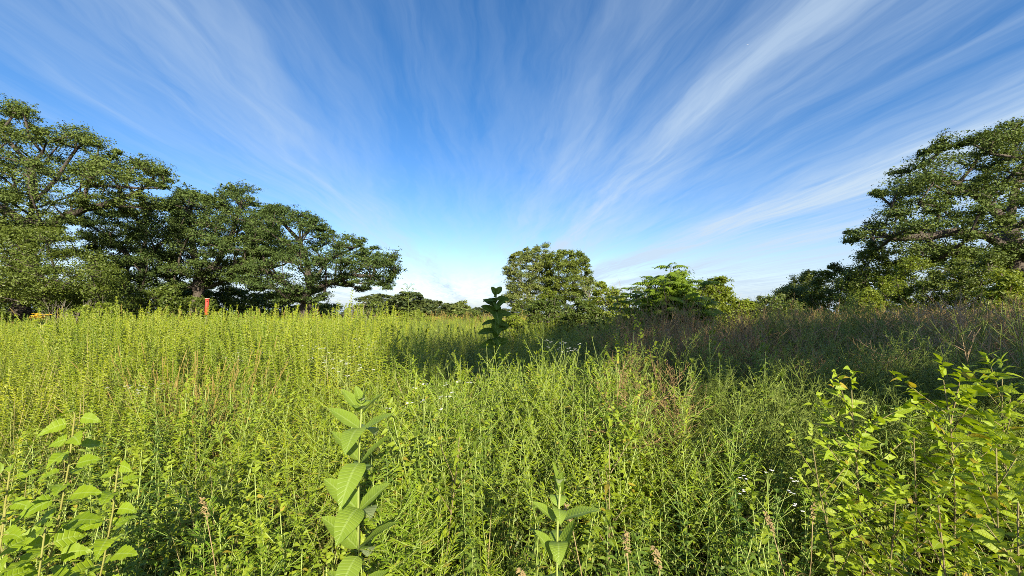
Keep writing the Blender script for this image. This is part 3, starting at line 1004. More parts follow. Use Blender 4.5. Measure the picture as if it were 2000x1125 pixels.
for k, (cx, top, wd, Y, mt, lb) in enumerate([
        (1545, 556, 80, 30, 'poplar', 'grey-green small tree, leftmost of the thicket running up to the right oak'),
        (1572, 530, 90, 34, 'poplar', 'pale crowned small tree behind the left end of the right thicket'),
        (1630, 508, 110, 28, 'shrub', 'darker small tree under the left tip of the right oak'),
        (1700, 488, 140, 22, 'shrub', 'rounded thicket shrub below the level oak limb'),
        (1775, 502, 130, 17, 'shrub_y', 'lit olive shrub in front of the middle of the right oak'),
        (1850, 505, 130, 16, 'shrub', 'leafy shrub left of the right oak trunk'),
        (1925, 496, 130, 15, 'shrub', 'tall shrub hiding the foot of the right oak trunk'),
        (1965, 528, 110, 11, 'shrub_y', 'bright broad-leaved shrub low at the right edge of the frame'),
        (2060, 520, 150, 14, 'shrub', 'shrub beyond the right edge of the frame, under the right oak'),
        (1690, 565, 70, 15, 'shrub_y', 'low pale shrub peeking over the dry weeds at the front of the right thicket')]):
    bush('shrub', lb, 'shrub', Y, cx, top, wd * 1.1, M[mt], 60 + k, pr=.32 if Y < 18 else .55, nl=260, ls=.065 if Y < 18 else .11, maxpads=120, group=RS)

# far tree line: one kind of each then copies
fars = []
for k in range(4):
    g = random.Random(900 + k)
    wf, hf = [(11, 9), (9, 10), (14, 9.5), (8, 11)][k]
    poly = [(-wf / 2, 1), (-wf / 2 * g.uniform(.9, 1.1), hf * .45), (-wf * .33, hf * .8), (-wf * .1, hf), (wf * .18, hf * .95), (wf * .38, hf * .75), (wf / 2, hf * .4), (wf / 2, 1)]
    t_ = make_tree('distant_tree', 'x', 'tree', 0, poly, [[(0, 0), (0, hf * .3), (.2, hf * .6)]], wf * .42, 1.5, 90, .75, M['far'], M['bark'], 70 + k, 60, .3, .4, .7, world_outline=True, tw=0, group='trees of the far tree line')
    fars.append(t_)
spots = [(690, 150, 1.0), (715, 140, .9), (742, 140, 1.3), (765, 120, 1.15), (778, 140, 1.3), (797, 115, 1.1), (818, 140, 1.25), (836, 160, 1.05), (856, 190, 1.1), (872, 180, 1.05), (890, 200, 1.1),
         (915, 210, 1.0), (935, 230, 1.0), (955, 220, .9), (985, 230, 1.0), (1010, 210, 1.0), (1440, 240, 1.0), (1465, 230, 1.1), (1500, 220, 1.0), (1530, 230, 1.1)]
for i, (px, Y, s) in enumerate(spots):
    src = fars[i % 4]
    o = src if i < 4 else copy_tree(src)
    o.location = (at(px, 612, Y).x, Y, 0)
    o.rotation_euler = (0, 0, i * 1.3)
    s *= .75 + .5 * ((i * 37) % 11) / 10
    o.scale = (s, s, s * (.64 if px < 1100 else .5))
    tag(o, 'one of the hazy dark green trees in the low line on the horizon', 'tree', 'trees of the far tree line')
o = make_tree('distant_tree', 'small open-crowned tree standing above the far tree line, left of the shaded milkweed', 'tree', 120,
              [(878, 606), (878, 598), (890, 592), (898, 587), (908, 588), (918, 598), (922, 610), (912, 612), (890, 611)], [[(902, 618), (902, 604), (901, 596)]], 2.4, .8, 90, .45, M['poplar'], M['bark'], 79, 45, .25, .7, .8)

# ------------------------------------------------------------------ stuff: the meadow itself
GN = {}


def scatter(name, label, variants, mats, pts, cat=None):
    """one stuff object: plants of one kind instanced on its own points.  pts rows: x y z rz tilt_x tilt_y sx sz"""
    pts = np.array(pts, dtype=np.float32)
    col = bpy.data.collections.new(name + '_plants')
    for i, B in enumerate(variants):
        me = B.mesh('%s_plant' % name, mats)
        o = bpy.data.objects.new('%s_plant.%03d' % (name, i + 1), me)
        col.objects.link(o)
    n = len(pts)
    me = bpy.data.meshes.new(name)
    me.vertices.add(n)
    me.vertices.foreach_set('co', pts[:, :3].ravel())
    for nm, ty, dat in (('rot', 'FLOAT_VECTOR', pts[:, [4, 5, 3]]), ('scl', 'FLOAT_VECTOR', pts[:, [6, 6, 7]])):
        a_ = me.attributes.new(nm, ty, 'POINT')
        a_.data.foreach_set('vector', dat.ravel().astype(np.float32))
    a_ = me.attributes.new('pick', 'INT', 'POINT')
    a_.data.foreach_set('value', nrg.integers(0, len(variants), n).astype(np.int32))
    for m_ in mats:
        me.materials.append(m_)
    o = mobj(name, me)
    ng = bpy.data.node_groups.new(name + '_scatter', 'GeometryNodeTree')
    ng.interface.new_socket('Geometry', in_out='INPUT', socket_type='NodeSocketGeometry')
    ng.interface.new_socket('Geometry', in_out='OUTPUT', socket_type='NodeSocketGeometry')
    gi, go = ng.nodes.new('NodeGroupInput'), ng.nodes.new('NodeGroupOutput')
    ip = ng.nodes.new('GeometryNodeInstanceOnPoints')
    ci = ng.nodes.new('GeometryNodeCollectionInfo')
    ci.inputs['Collection'].default_value = col
    ci.inputs['Separate Children'].default_value = True
    ci.inputs['Reset Children'].default_value = True

    def nat(nm, ty):
        q = ng.nodes.new('GeometryNodeInputNamedAttribute')
        q.data_type = ty
        q.inputs[0].default_value = nm
        return q.outputs[0]
    lk = ng.links.new
    lk(gi.outputs[0], ip.inputs['Points'])
    lk(ci.outputs[0], ip.inputs['Instance'])
    ip.inputs['Pick Instance'].default_value = True
    lk(nat('pick', 'INT'), ip.inputs['Instance Index'])
    e2r = ng.nodes.new('FunctionNodeEulerToRotation')
    lk(nat('rot', 'FLOAT_VECTOR'), e2r.inputs[0])
    lk(e2r.outputs[0], ip.inputs['Rotation'])
    lk(nat('scl', 'FLOAT_VECTOR'), ip.inputs['Scale'])
    lk(ip.outputs[0], go.inputs[0])
    md = o.modifiers.new('scatter', 'NODES')
    md.node_group = ng
    tag(o, label, cat, None, 'stuff')
    return o


def lerp_tab(tab, x):
    if x <= tab[0][0]:
        return tab[0][1]
    for (x0, y0), (x1, y1) in zip(tab, tab[1:]):
        if x <= x1:
            return y0 + (y1 - y0) * (x - x0) / (x1 - x0)
    return tab[-1][1]


T_LEFT = [(.8, .50), (1.2, .64), (1.6, .74), (2, .82), (3, .98), (4, 1.12), (5, 1.28), (6.5, 1.54), (8, 1.70), (10, 1.72), (13, 1.60), (20, 1.40), (60, 1.2)]
T_CEN = [(.8, .50), (1.2, .66), (1.6, .80), (2, .92), (2.6, 1.10), (3.2, 1.22), (4, 1.16), (6, 1.26), (9, 1.38), (14, 1.44), (25, 1.40), (60, 1.3)]
T_RIGHT = [(.8, .50), (1.2, .66), (1.6, .80), (2, .92), (3, 1.20), (4, 1.36), (6, 1.56), (9, 1.66), (14, 1.52), (25, 1.38), (60, 1.2)]


def canopy(x, y):
    a = x / max(y, .3)
    l, c, r = lerp_tab(T_LEFT, y), lerp_tab(T_CEN, y), lerp_tab(T_RIGHT, y)
    if a < -1.08:
        l -= .22 * min(1, (-1.08 - a) / .2) * min(1, y / 6)
    if a < -.32:
        h = l
    elif a < -.22:
        h = l + (c - l) * (a + .32) / .10
    elif a < .15:
        h = c
    elif a < .35:
        h = c + (r - c) * (a - .15) / .2
    else:
        h = r
    if a > .55:
        h += .16 * min(1, (a - .55) / .3) * max(0, min(1, (y - 4) / 2)) * max(0, min(1, (16 - y) / 5))
    return h * (1 + .26 * vnoise(x, y, 1.0, 1) * min(1, 6 / y) + .09 * vnoise(x, y, .4, 4) * min(1, 8 / y))


KEEP = [(at(1662, 900, 1.95).x, 1.95, .26), (at(1838, 900, 2.05).x, 2.05, .28), (at(1965, 900, 2.1).x, 2.1, .28), (at(705, 900, 1.5).x, 1.5, .20), (at(1075, 1000, 1.32).x, 1.32, .17), (at(100, 1000, 1.25).x, 1.25, .26)]


def sample(n, y0, y1, rho, seed, a0=-1.62, a1=1.62):
    g = np.random.default_rng(seed)
    ys = np.linspace(y0, y1, 600)
    wgt = np.array([rho(y) * (y * (a1 - a0) + .8) for y in ys])
    cdf = np.cumsum(wgt)
    tot = cdf[-1] * (ys[1] - ys[0])
    n = int(tot) if n is None else n
    yy = np.interp(g.random(n) * cdf[-1], cdf, ys)
    aa = g.uniform(a0, a1, n)
    xx = aa * yy + g.uniform(-.4, .4, n)
    return xx, yy


acc = {k: [] for k in ('goldenrod', 'aster', 'willowherb', 'broadleaf', 'undergrowth', 'grass', 'airy_green', 'airy_red', 'rusty', 'bloom')}
REFH = dict(goldenrod=1.0, aster=1.0, willowherb=1.0, broadleaf=.8, undergrowth=.4, grass=.7, airy_green=1.3, airy_red=1.3, rusty=.7, bloom=1.2)


def put(kind, x, y, h, tilt=.10, wide=None):
    k = h / REFH[kind]
    s = (wide or 1.0) * (0.55 + .45 * k)
    acc[kind].append((x, y, -.02, rng.uniform(-1.3, 1.3), rng.gauss(0, tilt), rng.gauss(0, tilt), s, k))


def ok(x, y):
    if math.hypot(x, y) < .72:
        return False
    for kx, ky, kr in KEEP:
        if math.hypot(x - kx, y - ky) < kr * .8:
            return False
        # do not stand in the line of sight to the big plants
        if y < ky and abs(x - kx * y / ky) < kr * .75 * y / ky and y > ky - .55:
            return False
    return True


# tall layer
xs_, ys_ = sample(None, .75, 16, lambda y: 84 if y < 3 else 84 * (3 / y) ** 1.15, 101)
for x, y in zip(xs_, ys_):
    if not ok(x, y):
        continue
    a = x / y
    if y < 5 and vnoise(x, y, 1.7, 31) < -.30 and rng.random() < .75:
        continue
    h = canopy(x, y) * rng.uniform(.72, 1.06)
    if rng.random() < .06:
        h *= 1.10
    pn = vnoise(x, y, .55, 9)
    pm = vnoise(x, y, 1.1, 12)
    u = rng.random()
    if y < 4.2:
        if a < -.85:
            kind = 'goldenrod' if pn > -.05 else ('broadleaf' if u < .22 else ('grass' if u < .55 else 'willowherb'))
        elif a < -.30:
            kind = 'aster' if u < .42 + .9 * pn else ('grass' if u < .72 else ('goldenrod' if pm > 0 else 'broadleaf'))
        elif a < .62:
            kind = 'aster' if u < .66 + .8 * pn else ('broadleaf' if pm > .15 else ('willowherb' if u < .9 else 'grass'))
        else:
            kind = 'willowherb' if u < .50 else ('aster' if u < .62 else ('airy_green' if y > 2.2 else ('broadleaf' if u < .90 else 'grass')))
        if a > .25 and y > 2.7 and u < .55:
            kind = 'airy_green' if pn < .1 else 'airy_red'
    else:
        if a < -.26 + .04 * pn:
            kind = 'goldenrod' if u < .86 else ('grass' if u < .95 else 'aster')
        elif a < .16:
            kind = 'goldenrod' if u < .38 else ('airy_green' if u < .62 else ('grass' if u < .82 else 'aster'))
        else:
            red = vnoise(x, y, .28, 5) + .35 * pn
            kind = ('airy_red' if (red > .02 or u < .25) and y > 3.6 and a > .28 + .25 * pn else 'airy_green') if u < .84 else ('aster' if u < .93 else 'goldenrod')
    if a < -1.05 and 2.8 < y < 5.5 and u < .4 and pm > -.2:
        kind, h = 'grass', 1.25 * h / 1.1
    # russet patch in the left middle ground
    if math.hypot((a + .80) / .15, (y - 4.1) / .9) < 1 and u < .55:
        kind, h = 'rusty', h * .92
    put(kind, x, y, h, (.15 if kind != 'goldenrod' else .13) * (2.6 if rng.random() < .07 else 1))
# low leafy layer
xs_, ys_ = sample(None, .7, 9, lambda y: 52 if y < 2.5 else 52 * (2.5 / y) ** 1.6, 102)
for x, y in zip(xs_, ys_):
    if not ok(x, y):
        continue
    put('undergrowth', x, y, canopy(x, y) * rng.uniform(.30, .62), .15, .9)
# far layers
xs_, ys_ = sample(None, 16, 75, lambda y: 5.0 * (16 / y) ** .9, 103)
for x, y in zip(xs_, ys_):
    h = canopy(x, y) * rng.uniform(.75, 1.05)
    a = x / y
    u = rng.random()
    fl = vnoise(x, y, .12, 21)
    kind = 'bloom' if (fl > .30 and u < .5 and -.2 < a < .35) else ('goldenrod' if u < .6 else ('grass' if u < .75 else 'airy_green' if u < .9 else 'rusty'))
    put(kind, x, y, h, .07, 2.2)

leafs = lambda a, b: [M[a], M[b]]
scatter('goldenrod_thicket', 'dense yellow-green goldenrod stems with narrow level leaves', [goldenrod(1.0, rng.randint(95, 125), lean=.14) for _ in range(11)], leafs('gold_stem', 'gold_leaf'), acc['goldenrod'])
scatter('aster_thicket', 'bright green thicket of branching narrow-leaved stems', [aster(1.0, rng.randint(7, 11), rng.uniform(.8, 1.3)) for _ in range(10)], leafs('aster_stem', 'aster_leaf'), acc['aster'])
scatter('willowherb_thicket', 'mid green stems with long drooping narrow leaves', [willowherb(1.0, rng.randint(55, 70)) for _ in range(7)], leafs('aster_stem', 'willow_leaf'), acc['willowherb'])
scatter('broad_leaved_growth', 'yellow-green ovate-leaved plants among the asters', [broadleaf(.8, .062, .026, rng.randint(11, 14), 4, 6) for _ in range(7)], leafs('aster_stem', 'broad_leaf'), acc['broadleaf'])
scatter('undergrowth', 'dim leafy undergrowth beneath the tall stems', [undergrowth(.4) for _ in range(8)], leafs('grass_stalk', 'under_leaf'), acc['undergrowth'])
scatter('grass', 'long thin grass blades among the meadow plants', [grass(.7, rng.randint(18, 26), 0, rng.uniform(.3, .9)) for q in range(8)], [M['grass_stalk'], M['grass'], M['grass_head']], acc['grass'])
scatter('airy_weeds', 'shaded dull green finely branched weeds', [airy(1.3, rng.randint(9, 13), 4, 1.0) for _ in range(8)], leafs('airy_green', 'airy_green'), acc['airy_green'])
scatter('dry_weeds', 'russet brown dry finely branched weeds on the right', [airy(1.3, rng.randint(10, 14), 5, .45, .0036, .8) for _ in range(8)], leafs('airy_red', 'airy_red'), acc['airy_red'])
scatter('rusty_grass', 'patch of rusty tan grass in the left middle ground', [grass(.7, 30, 3, .5) for _ in range(6)], [M['rust'], M['rust'], M['rust']], acc['rusty'])
if acc['bloom']:
    scatter('flowering_goldenrod', 'goldenrod in yellow flower far out in the meadow', [bloom_goldenrod(1.2) for _ in range(4)], [M['gold_stem'], M['gold_leaf'], M['goldbloom']], acc['bloom'])


# ------------------------------------------------------------------ single plants of the foreground
def milkweed(label, Y, sx, nodes, mats, lean=0.0, name='milkweed', wide=.43, sun=.25, Lk=1.0, top=None, shape='pointed', jit=.22):
    """nodes: (pixel y of node, 0 = leaves left/right, 1 = leaves front/back, leaf length, rise)"""
    bx = at(sx, 900, Y).x
    rt = root(name, (bx, Y, 0))
    tag(rt, label, 'milkweed')
    zt = at(sx, top, Y).z
    SB = Buf()
    tube(SB, [Vector((lean * (k / 8) ** 1.5 + .004 * math.sin(k * 1.7), .003 * math.sin(k * 2.3), zt * k / 8)) for k in range(9)], [.0068 - .0034 * k / 8 for k in range(9)], 8, 0)
    mobj('stem', SB.mesh('stem', [mats[0]]), rt)
    for (py, ori, L, el) in nodes:
        z0 = at(sx, py, Y).z
        for s in (0, PI):
            z = z0 + rng.uniform(-.012, .012)
            a = (0 if ori == 0 else PI / 2) + s + rng.uniform(-jit, jit)
            B = Buf()
            k = rng.uniform(.82, 1.14)
            leaf(B, Vector((lean * (z / zt) ** 1.5, 0, z)), azv(a, el + (.16 if ori == 0 and sun < 1 else 0) + rng.uniform(-jit, jit) * .8), L * k * Lk, L * (wide if ori == 0 or sun > 1 else wide * 1.45) * k * Lk, 0, 11, rng.uniform(.0, .16) if ori == 0 else rng.uniform(.45, .8), .30 if ori == 0 else .12, shape, rng.uniform(-.25, .25), .015, .02, sun)
            mobj('leaf', B.mesh('leaf', [mats[1]]), rt)
    return rt


MS = (M['milk_stem'], M['milk_leaf'])
milkweed('tall pale-leaved milkweed standing alone in the foreground left of centre', 1.5, 705,
         [(786, 1, .06, 1.2), (792, 0, .075, 1.1), (800, 1, .085, .8), (812, 0, .12, .70), (842, 0, .165, .50), (838, 1, .13, .35), (905, 0, .175, .62), (908, 1, .14, .15), (995, 0, .185, .70), (998, 1, .145, .10), (1075, 0, .175, .62), (1080, 1, .14, .1), (1155, 0, .17, .4)],
         MS, -.006, top=790, jit=.16, wide=.46)
milkweed('shorter milkweed with broad upright leaves at the bottom, right of the tall milkweed', 1.32, 1080,
         [(952, 1, .07, 1.25), (965, 0, .09, 1.15), (1000, 1, .10, .8), (1020, 0, .135, .45), (1060, 1, .11, .5), (1105, 0, .15, .95), (1150, 1, .12, .3)], MS, .02, top=950, wide=.40)
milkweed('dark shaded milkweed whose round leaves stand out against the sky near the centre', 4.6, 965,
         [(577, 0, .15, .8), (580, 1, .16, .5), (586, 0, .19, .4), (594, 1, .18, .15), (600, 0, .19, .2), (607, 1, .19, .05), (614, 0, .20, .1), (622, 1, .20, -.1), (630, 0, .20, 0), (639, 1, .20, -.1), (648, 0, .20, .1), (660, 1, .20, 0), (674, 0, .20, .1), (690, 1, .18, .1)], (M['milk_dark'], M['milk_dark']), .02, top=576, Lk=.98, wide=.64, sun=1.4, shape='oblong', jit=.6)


def mulberry():
    Y = 1.25
    p0 = at(95, 1000, Y)
    rt = root('mulberry_sapling', (p0.x, Y, 0))
    tag(rt, 'young sapling with big toothed yellow-green leaves on tan stems at the lower left corner', 'sapling')
    SB = Buf()
    pend = []
    for sx_, sy_, top_, n_, lk in ((.0, .0, 812, 42, .95), (-.13, -.05, 900, 28, .9), (.10, .05, 930, 24, .85), (-.02, -.14, 955, 26, .95), (.05, -.10, 1000, 20, 1.0)):
        zt = at(95, top_, Y).z
        st = [Vector((sx_ + .05 * (k / 8) ** 2 + .008 * math.sin(k * 1.3), sy_ + .015 * math.sin(k), zt * k / 8)) for k in range(9)]
        tube(SB, st, [.0042 - .002 * k / 8 for k in range(9)], 6, 0)
        a = rng.uniform(0, 6)
        for i in range(n_):
            tt = .45 + .55 * i / (n_ - 1)
            a += 2.4 + rng.uniform(-.3, .3)
            L = .10 * lk * (1.12 - .62 * (i / n_)) * rng.uniform(.75, 1.2)
            p = along(st, tt)
            d = azv(a, rng.uniform(.1, .7))
            q = p + d * L * .32
            tube(SB, [p, p.lerp(q, .5) + UP * .004, q], [.0018, .0015, .0013], 4, 0)
            pend.append((q, azv(a + rng.uniform(-.3, .3), rng.uniform(-.15, .4)), L))
    mobj('stem', SB.mesh('stem', [M['mulb_stem']]), rt)
    for q, d, L in pend:
        B = Buf()
        leaf(B, q, d, L, L * .74, 0, 14, rng.uniform(.15, .5), rng.uniform(.1, .4), 'toothed', rng.uniform(-.6, .6), .04, 0, 1.3)
        mobj('leaf', B.mesh('leaf', [M['mulb_leaf']]), rt)


mulberry()
SUNF = 'ovate-leaved plants at the lower right'
for k, (px, py, Y, L, lb) in enumerate([
        (1662, 756, 1.95, .10, 'bright yellow-green leafy plant with a bare brown stem, in the lower right group'),
        (1838, 740, 2.05, .11, 'tall leafy plant with a spreading sunlit top, in the middle of the lower right group'),
        (1965, 736, 2.1, .12, 'tall sunlit leafy plant touching the right edge of the frame'),
        (1790, 845, 1.8, .10, 'leafy plant standing in front of the middle tall one, half its height lower'),
        (1925, 872, 1.6, .11, 'broad-leaved plant low in front of the right-edge plant'),
        (1705, 962, 1.5, .10, 'low leafy plant with a few yellowed leaves right of the brown-stemmed plant'),
        (1835, 985, 1.35, .10, 'low leafy plant at the bottom edge between two taller leafy ones'),
        (1985, 990, 1.35, .11, 'low leafy plant in the lower right corner'),
        (1625, 880, 1.85, .085, 'small leafy plant at the left foot of the brown-stemmed plant'),
        (1180, 868, 1.75, .09, 'small bright broad-leaved plant among asters right of the shorter milkweed'),
        (870, 850, 2.0, .08, 'small pale broad-leaved plant right of the tall milkweed')]):
    h = at(px, py, Y).z
    B = broadleaf(h, L * (1.02 if k < 3 else .85), L * (.46 if k < 3 else .38), 15, 17 if k < 3 else 8, 9 if k < 3 else 7, 2.2 if k < 3 else 1.5)
    plant('leafy_plant', B, [M['sun_stem'], M['sunf_leaf'] if k < 5 else M['broad_leaf']], lb, 'plant', (at(px, py, Y).x, Y, 0), rng.uniform(0, 6), SUNF)


# emergent stems: each a plant of its own
def stand(name, protos, spots_, label, cat, group):
    for i, (px, py, Y) in enumerate(spots_):
        src, h0 = protos[i % len(protos)]
        o = src if i < len(protos) else copy_tree(src)
        p = at(px, py, Y)
        s = p.z / h0
        o.location = (p.x, Y, 0)
        o.rotation_euler = (0, 0, ((i * 1.9) % 2.4) - 1.2)
        o.scale = (.5 + .5 * s, .5 + .5 * s, s)
        tag(o, label, cat, group)


def protos(n, name, mk, mats, parts=('stem', 'foliage', 'flower')):
    out = []
    for _ in range(n):
        B = mk()
        h0 = max(v[2] for v in B.v)
        out.append((plant(name, B, mats, 'x', 'plant', (0, 0, 0), 0, None, parts), h0))
    return out


g = random.Random(5)
sp = [(1060, 612, 3.1), (958, 668, 3.0), (930, 690, 2.9), (990, 676, 3.0), (1035, 690, 3.0), (1100, 700, 2.8), (1185, 655, 3.3), (1215, 690, 2.9), (1312, 706, 2.7), (1345, 712, 2.6), (1385, 660, 3.2),
      (1400, 760, 2.3), (1475, 772, 2.2), (1440, 800, 2.1), (1120, 742, 2.5), (1060, 760, 2.4), (905, 700, 2.9), (870, 720, 2.7), (1250, 735, 2.6), (1165, 745, 2.4), (1010, 720, 2.7), (1295, 760, 2.3),
      (780, 745, 2.6), (1520, 880, 1.8), (1390, 830, 1.9), (1330, 850, 1.8), (960, 800, 2.1), (1050, 820, 2.0), (1225, 820, 2.0), (1110, 800, 2.1)]
stand('aster', protos(6, 'aster', lambda: aster(1.2, g.randint(8, 11), .7, .055, .0075, .72), [M['aster_stem'], M['aster_leaf']]), sp,
      'pale narrow-leaved stalk with stiff rising side branches standing above the bright central thicket', 'plant', 'branching stalks of the central thicket')
sp = []
for i in range(60):
    Y = g.uniform(4.4, 8.0)
    px = g.uniform(20, 770)
    h = canopy((px - 1000) / F * Y, Y) * g.uniform(1.0, 1.10)
    b = at(px, 612, Y)
    sp.append((px, 612 + (CAM_Z - h) / Y * F, Y))
stand('goldenrod', protos(6, 'goldenrod', lambda: goldenrod(1.5, 130, .085, .012, .1, .08), [M['gold_stem'], M['gold_leaf']]), sp,
      'straight pale goldenrod stem rising among the bright left thicket', 'plant', 'tall goldenrod stems on the left')
sp = [(470, 685, 5.5), (455, 690, 5.2), (492, 680, 5.6), (618, 672, 5.0), (640, 682, 4.4), (660, 690, 4.2), (672, 700, 3.8), (690, 712, 3.4), (715, 662, 5.0), (1090, 655, 3.6), (1112, 668, 3.4), (862, 738, 2.7),
      (1478, 925, 1.75), (255, 745, 3.6), (280, 750, 3.5), (820, 770, 2.4)]
stand('fleabane', protos(4, 'fleabane', lambda: fleabane(1.1), [M['aster_stem'], M['aster_leaf'], M['white']], ('stem', 'foliage', 'flower_head')), sp,
      'slender stem topped by a loose cluster of tiny white flowers', 'wildflower', 'white wildflowers in the meadow')
sp = [(1170, 985, 1.5), (1225, 1000, 1.42), (1320, 1035, 1.35), (1560, 1000, 1.5), (470, 960, 1.55), (1540, 950, 1.6), (1052, 1060, 1.3)]
stand('dead_stalk', protos(4, 'dead_stalk', lambda: curly_dry(.9), [M['dry'], M['dry'], M['grass_head']], ('stem', 'foliage', 'seed_head')), sp,
      'dead tan stalk with a curled brown seed head low in the foreground', 'dead stalk', 'brown seed stalks in the foreground')
sp = [(1800, 590, 4.6), (1835, 575, 4.4), (1880, 600, 4.2), (1950, 572, 3.8), (1990, 590, 3.6), (1760, 605, 5.0), (1700, 612, 5.4), (1640, 620, 5.2), (1560, 625, 5.6), (1490, 640, 5.0), (1420, 645, 5.0), (1340, 640, 5.2),
      (1905, 640, 3.4), (1720, 660, 4.0), (1590, 670, 3.8), (2030, 570, 4.0), (1860, 560, 5.2), (1250, 640, 5.5)]
stand('dry_weed', protos(5, 'dry_weed', lambda: airy(1.6, 12, 4, .3, .0072, .75), [M['dry_twig'], M['dry_twig']]), sp,
      'bare brown stalk with fine crossing twigs standing out above the shaded right thicket', 'dry weed', 'dry stalks on the right')

stand('tall_weed', protos(3, 'tall_weed', lambda: airy(1.7, 15, 4, 1.1, .0046, .95), [M['airy_green'], M['airy_green']]),
      [(1992, 572, 3.2), (1905, 602, 3.5), (1955, 640, 2.9), (1838, 632, 3.3), (2040, 590, 3.0), (1560, 690, 3.0), (1640, 668, 3.2)],
      'tall green finely branched weed in front of the brown thicket near the right edge', 'plant', 'tall green weeds on the right')

# fine details against the sky
B = Buf()
for k in range(3):
    pts = stem_line(2.0 + .2 * k, .05)
    pts = [p + Vector((.10 * k - .1, 0, 0)) for p in pts]
    tube(B, pts, [.005 * (1 - .5 * i / 6) for i in range(7)], 4, 0)
    for i in range(70):
        leaf(B, along(pts, .35 + .65 * i / 70), azv(i * 2.4, rng.uniform(.5, 1.1)), .11 * (1.1 - .5 * i / 70), .018, 1, 3, .3)
p = at(664, 566, 7.0)
o = plant('horseweed', B, [M['gold_stem'], M['gold_leaf']], 'tall leafy spikes poking above the goldenrod under the leaning oak limb', 'plant', (p.x, 7.0, 0))
o.scale = (1, 1, p.z / 2.4)
B = Buf()
tube(B, [Vector((0, 0, 0)), Vector((.01, 0, 1.0)), Vector((0, 0, 1.9)), Vector((.01, 0, 2.25))], [.008, .007, .005, .003], 5, 0)
for zz, rr, nn in ((1.72, .13, 6), (1.92, .16, 7), (2.08, .18, 7), (2.2, .14, 6)):
    for i in range(nn):
        a = i * 2 * PI / nn + zz
        d = azv(a, .25 + (zz - 1.7) * 1.2)
        q = Vector((0, 0, zz)) + d * rr
        tube(B, [Vector((0, 0, zz)), q], [.0035, .0028], 3, 0)
        for j in range(6):
            leaf(B, q, azv(a + rng.uniform(-1, 1), rng.uniform(-.2, .8)), .06, .014, 1, 2, .3)
p = at(798, 558, 9.0)
o = plant('cup_plant', B, [M['airy_green'], M['airy_green']], 'lone thin weed with tiered side shoots like a candelabra against the pale sky', 'plant', (p.x, 9.0, 0))
o.scale = (1, 1, p.z / 2.27)
B = Buf()
for k in range(4):
    pts = stem_line(1.6, .035)
    tube(B, pts, [.006 * (1 - .5 * i / 6) for i in range(7)], 4, 0)
    for i in range(24):
        leaf(B, along(pts, .2 + .8 * i / 24), azv(i * 2.4, .3), .16, .04, 1, 4, .5, .2)
    for j in range(3):
        c = pts[-1] + Vector((rng.uniform(-.09, .09), rng.uniform(-.09, .03), rng.uniform(-.03, .10)))
        tube(B, [along(pts, .9), c], [.003, .002], 3, 0)
        for i in range(11):
            leaf(B, c, azv(i * .571, .2), .05, .018, 2, 2, .2, 0)
p = at(88, 619, 7.0)
o = plant('yellow_sunflower', B, [M['gold_stem'], M['gold_leaf'], M['yellow']], 'clump of yellow daisy flowers at the left edge of the goldenrod below the oak trunk', 'wildflower', (p.x, 7.0, 0), 0, None, ('stem', 'foliage', 'flower_head'))
o.scale = (1, 1, p.z / 1.6)


def bare_shrub(px, py, Y, label, spread, n, seed, name='dead_shrub'):
    g_ = random.Random(seed)
    p = at(px, py, Y)
    B = Buf()
    h = p.z

    def grow(q, d, L, r_, depth):
        m_ = q + d * L * .5 + Vector((g_.uniform(-.05, .05), g_.uniform(-.05, .05), 0)) * L
        e = m_ + (d + Vector((g_.uniform(-.2, .2), g_.uniform(-.2, .2), .05))).normalized() * L * .5
        tube(B, [q, m_, e], [r_, r_ * .8, r_ * .55], 4, 0)
        if depth:
            for _ in range(g_.choice((2, 3))):
                d2 = (d + Vector((g_.uniform(-1, 1), g_.uniform(-1, 1), g_.uniform(-.1, .6))) * spread).normalized()
                grow(m_.lerp(e, g_.uniform(.2, 1)), d2, L * g_.uniform(.5, .75), r_ * .58, depth - 1)
    for k in range(n):
        d = azv(g_.uniform(0, 6.28), g_.uniform(1.0, 1.4))
        grow(Vector((g_.uniform(-.12, .12), g_.uniform(-.1, .1), 0)), d, h * g_.uniform(.42, .55), .0052 * Y / 9 + .003, 3)
    zt = max(v[2] for v in B.v)
    o_ = root(name, (p.x, Y, 0))
    tag(o_, label, 'dead shrub')
    mobj('branches', B.mesh('branches', [M['twig']]), o_)
    o_.scale = (1, 1, h / zt)


bare_shrub(1197, 530, 30, 'bare grey dead tree top left of the pinnate-leaved sapling', .55, 5, 3)
bare_shrub(130, 582, 17, 'pale leafless twigs in front of the dark understory on the left', .6, 6, 4)
bare_shrub(158, 575, 16, 'single bleached dead stem right of the pale twigs on the left', .35, 2, 5)
bare_shrub(690, 575, 20, 'grey dead brush under the leaning oak limb behind the leafy spikes', .65, 5, 6)
bare_shrub(1455, 565, 26, 'wispy bare twigs right of the rounded light green bush', .5, 5, 8)
bare_shrub(985, 588, 40, 'fallen-looking bare branches at the left foot of the two tall trees', .8, 5, 9)


# pinnate-leaved saplings
def frond(B, p, d, L, pairs, ll, mat=1):
    pts = []
    side = perp(d)
    for i in range(6):
        t_ = i / 5
        pts.append(p + d * L * t_ - UP * (.6 * L * t_ * t_))
    tube(B, pts, [.004 * (1 - .6 * i / 5) for i in range(6)], 3, 0)
    for i in range(pairs):
        t_ = .16 + .82 * i / (pairs - 1)
        q = along(pts, t_)
        k = math.sin(PI * (.22 + .68 * t_)) ** .7
        for s in (-1, 1):
            dd = (side * s + d * .45 - UP * .35)
            leaf(B, q, dd, ll * k * rng.uniform(.85, 1.1), ll * .40 * k, mat, 3, .5, .1, 'lance', s * .2)
    leaf(B, pts[-1], d - UP * .4, ll * .8, ll * .25, mat, 3, .3)


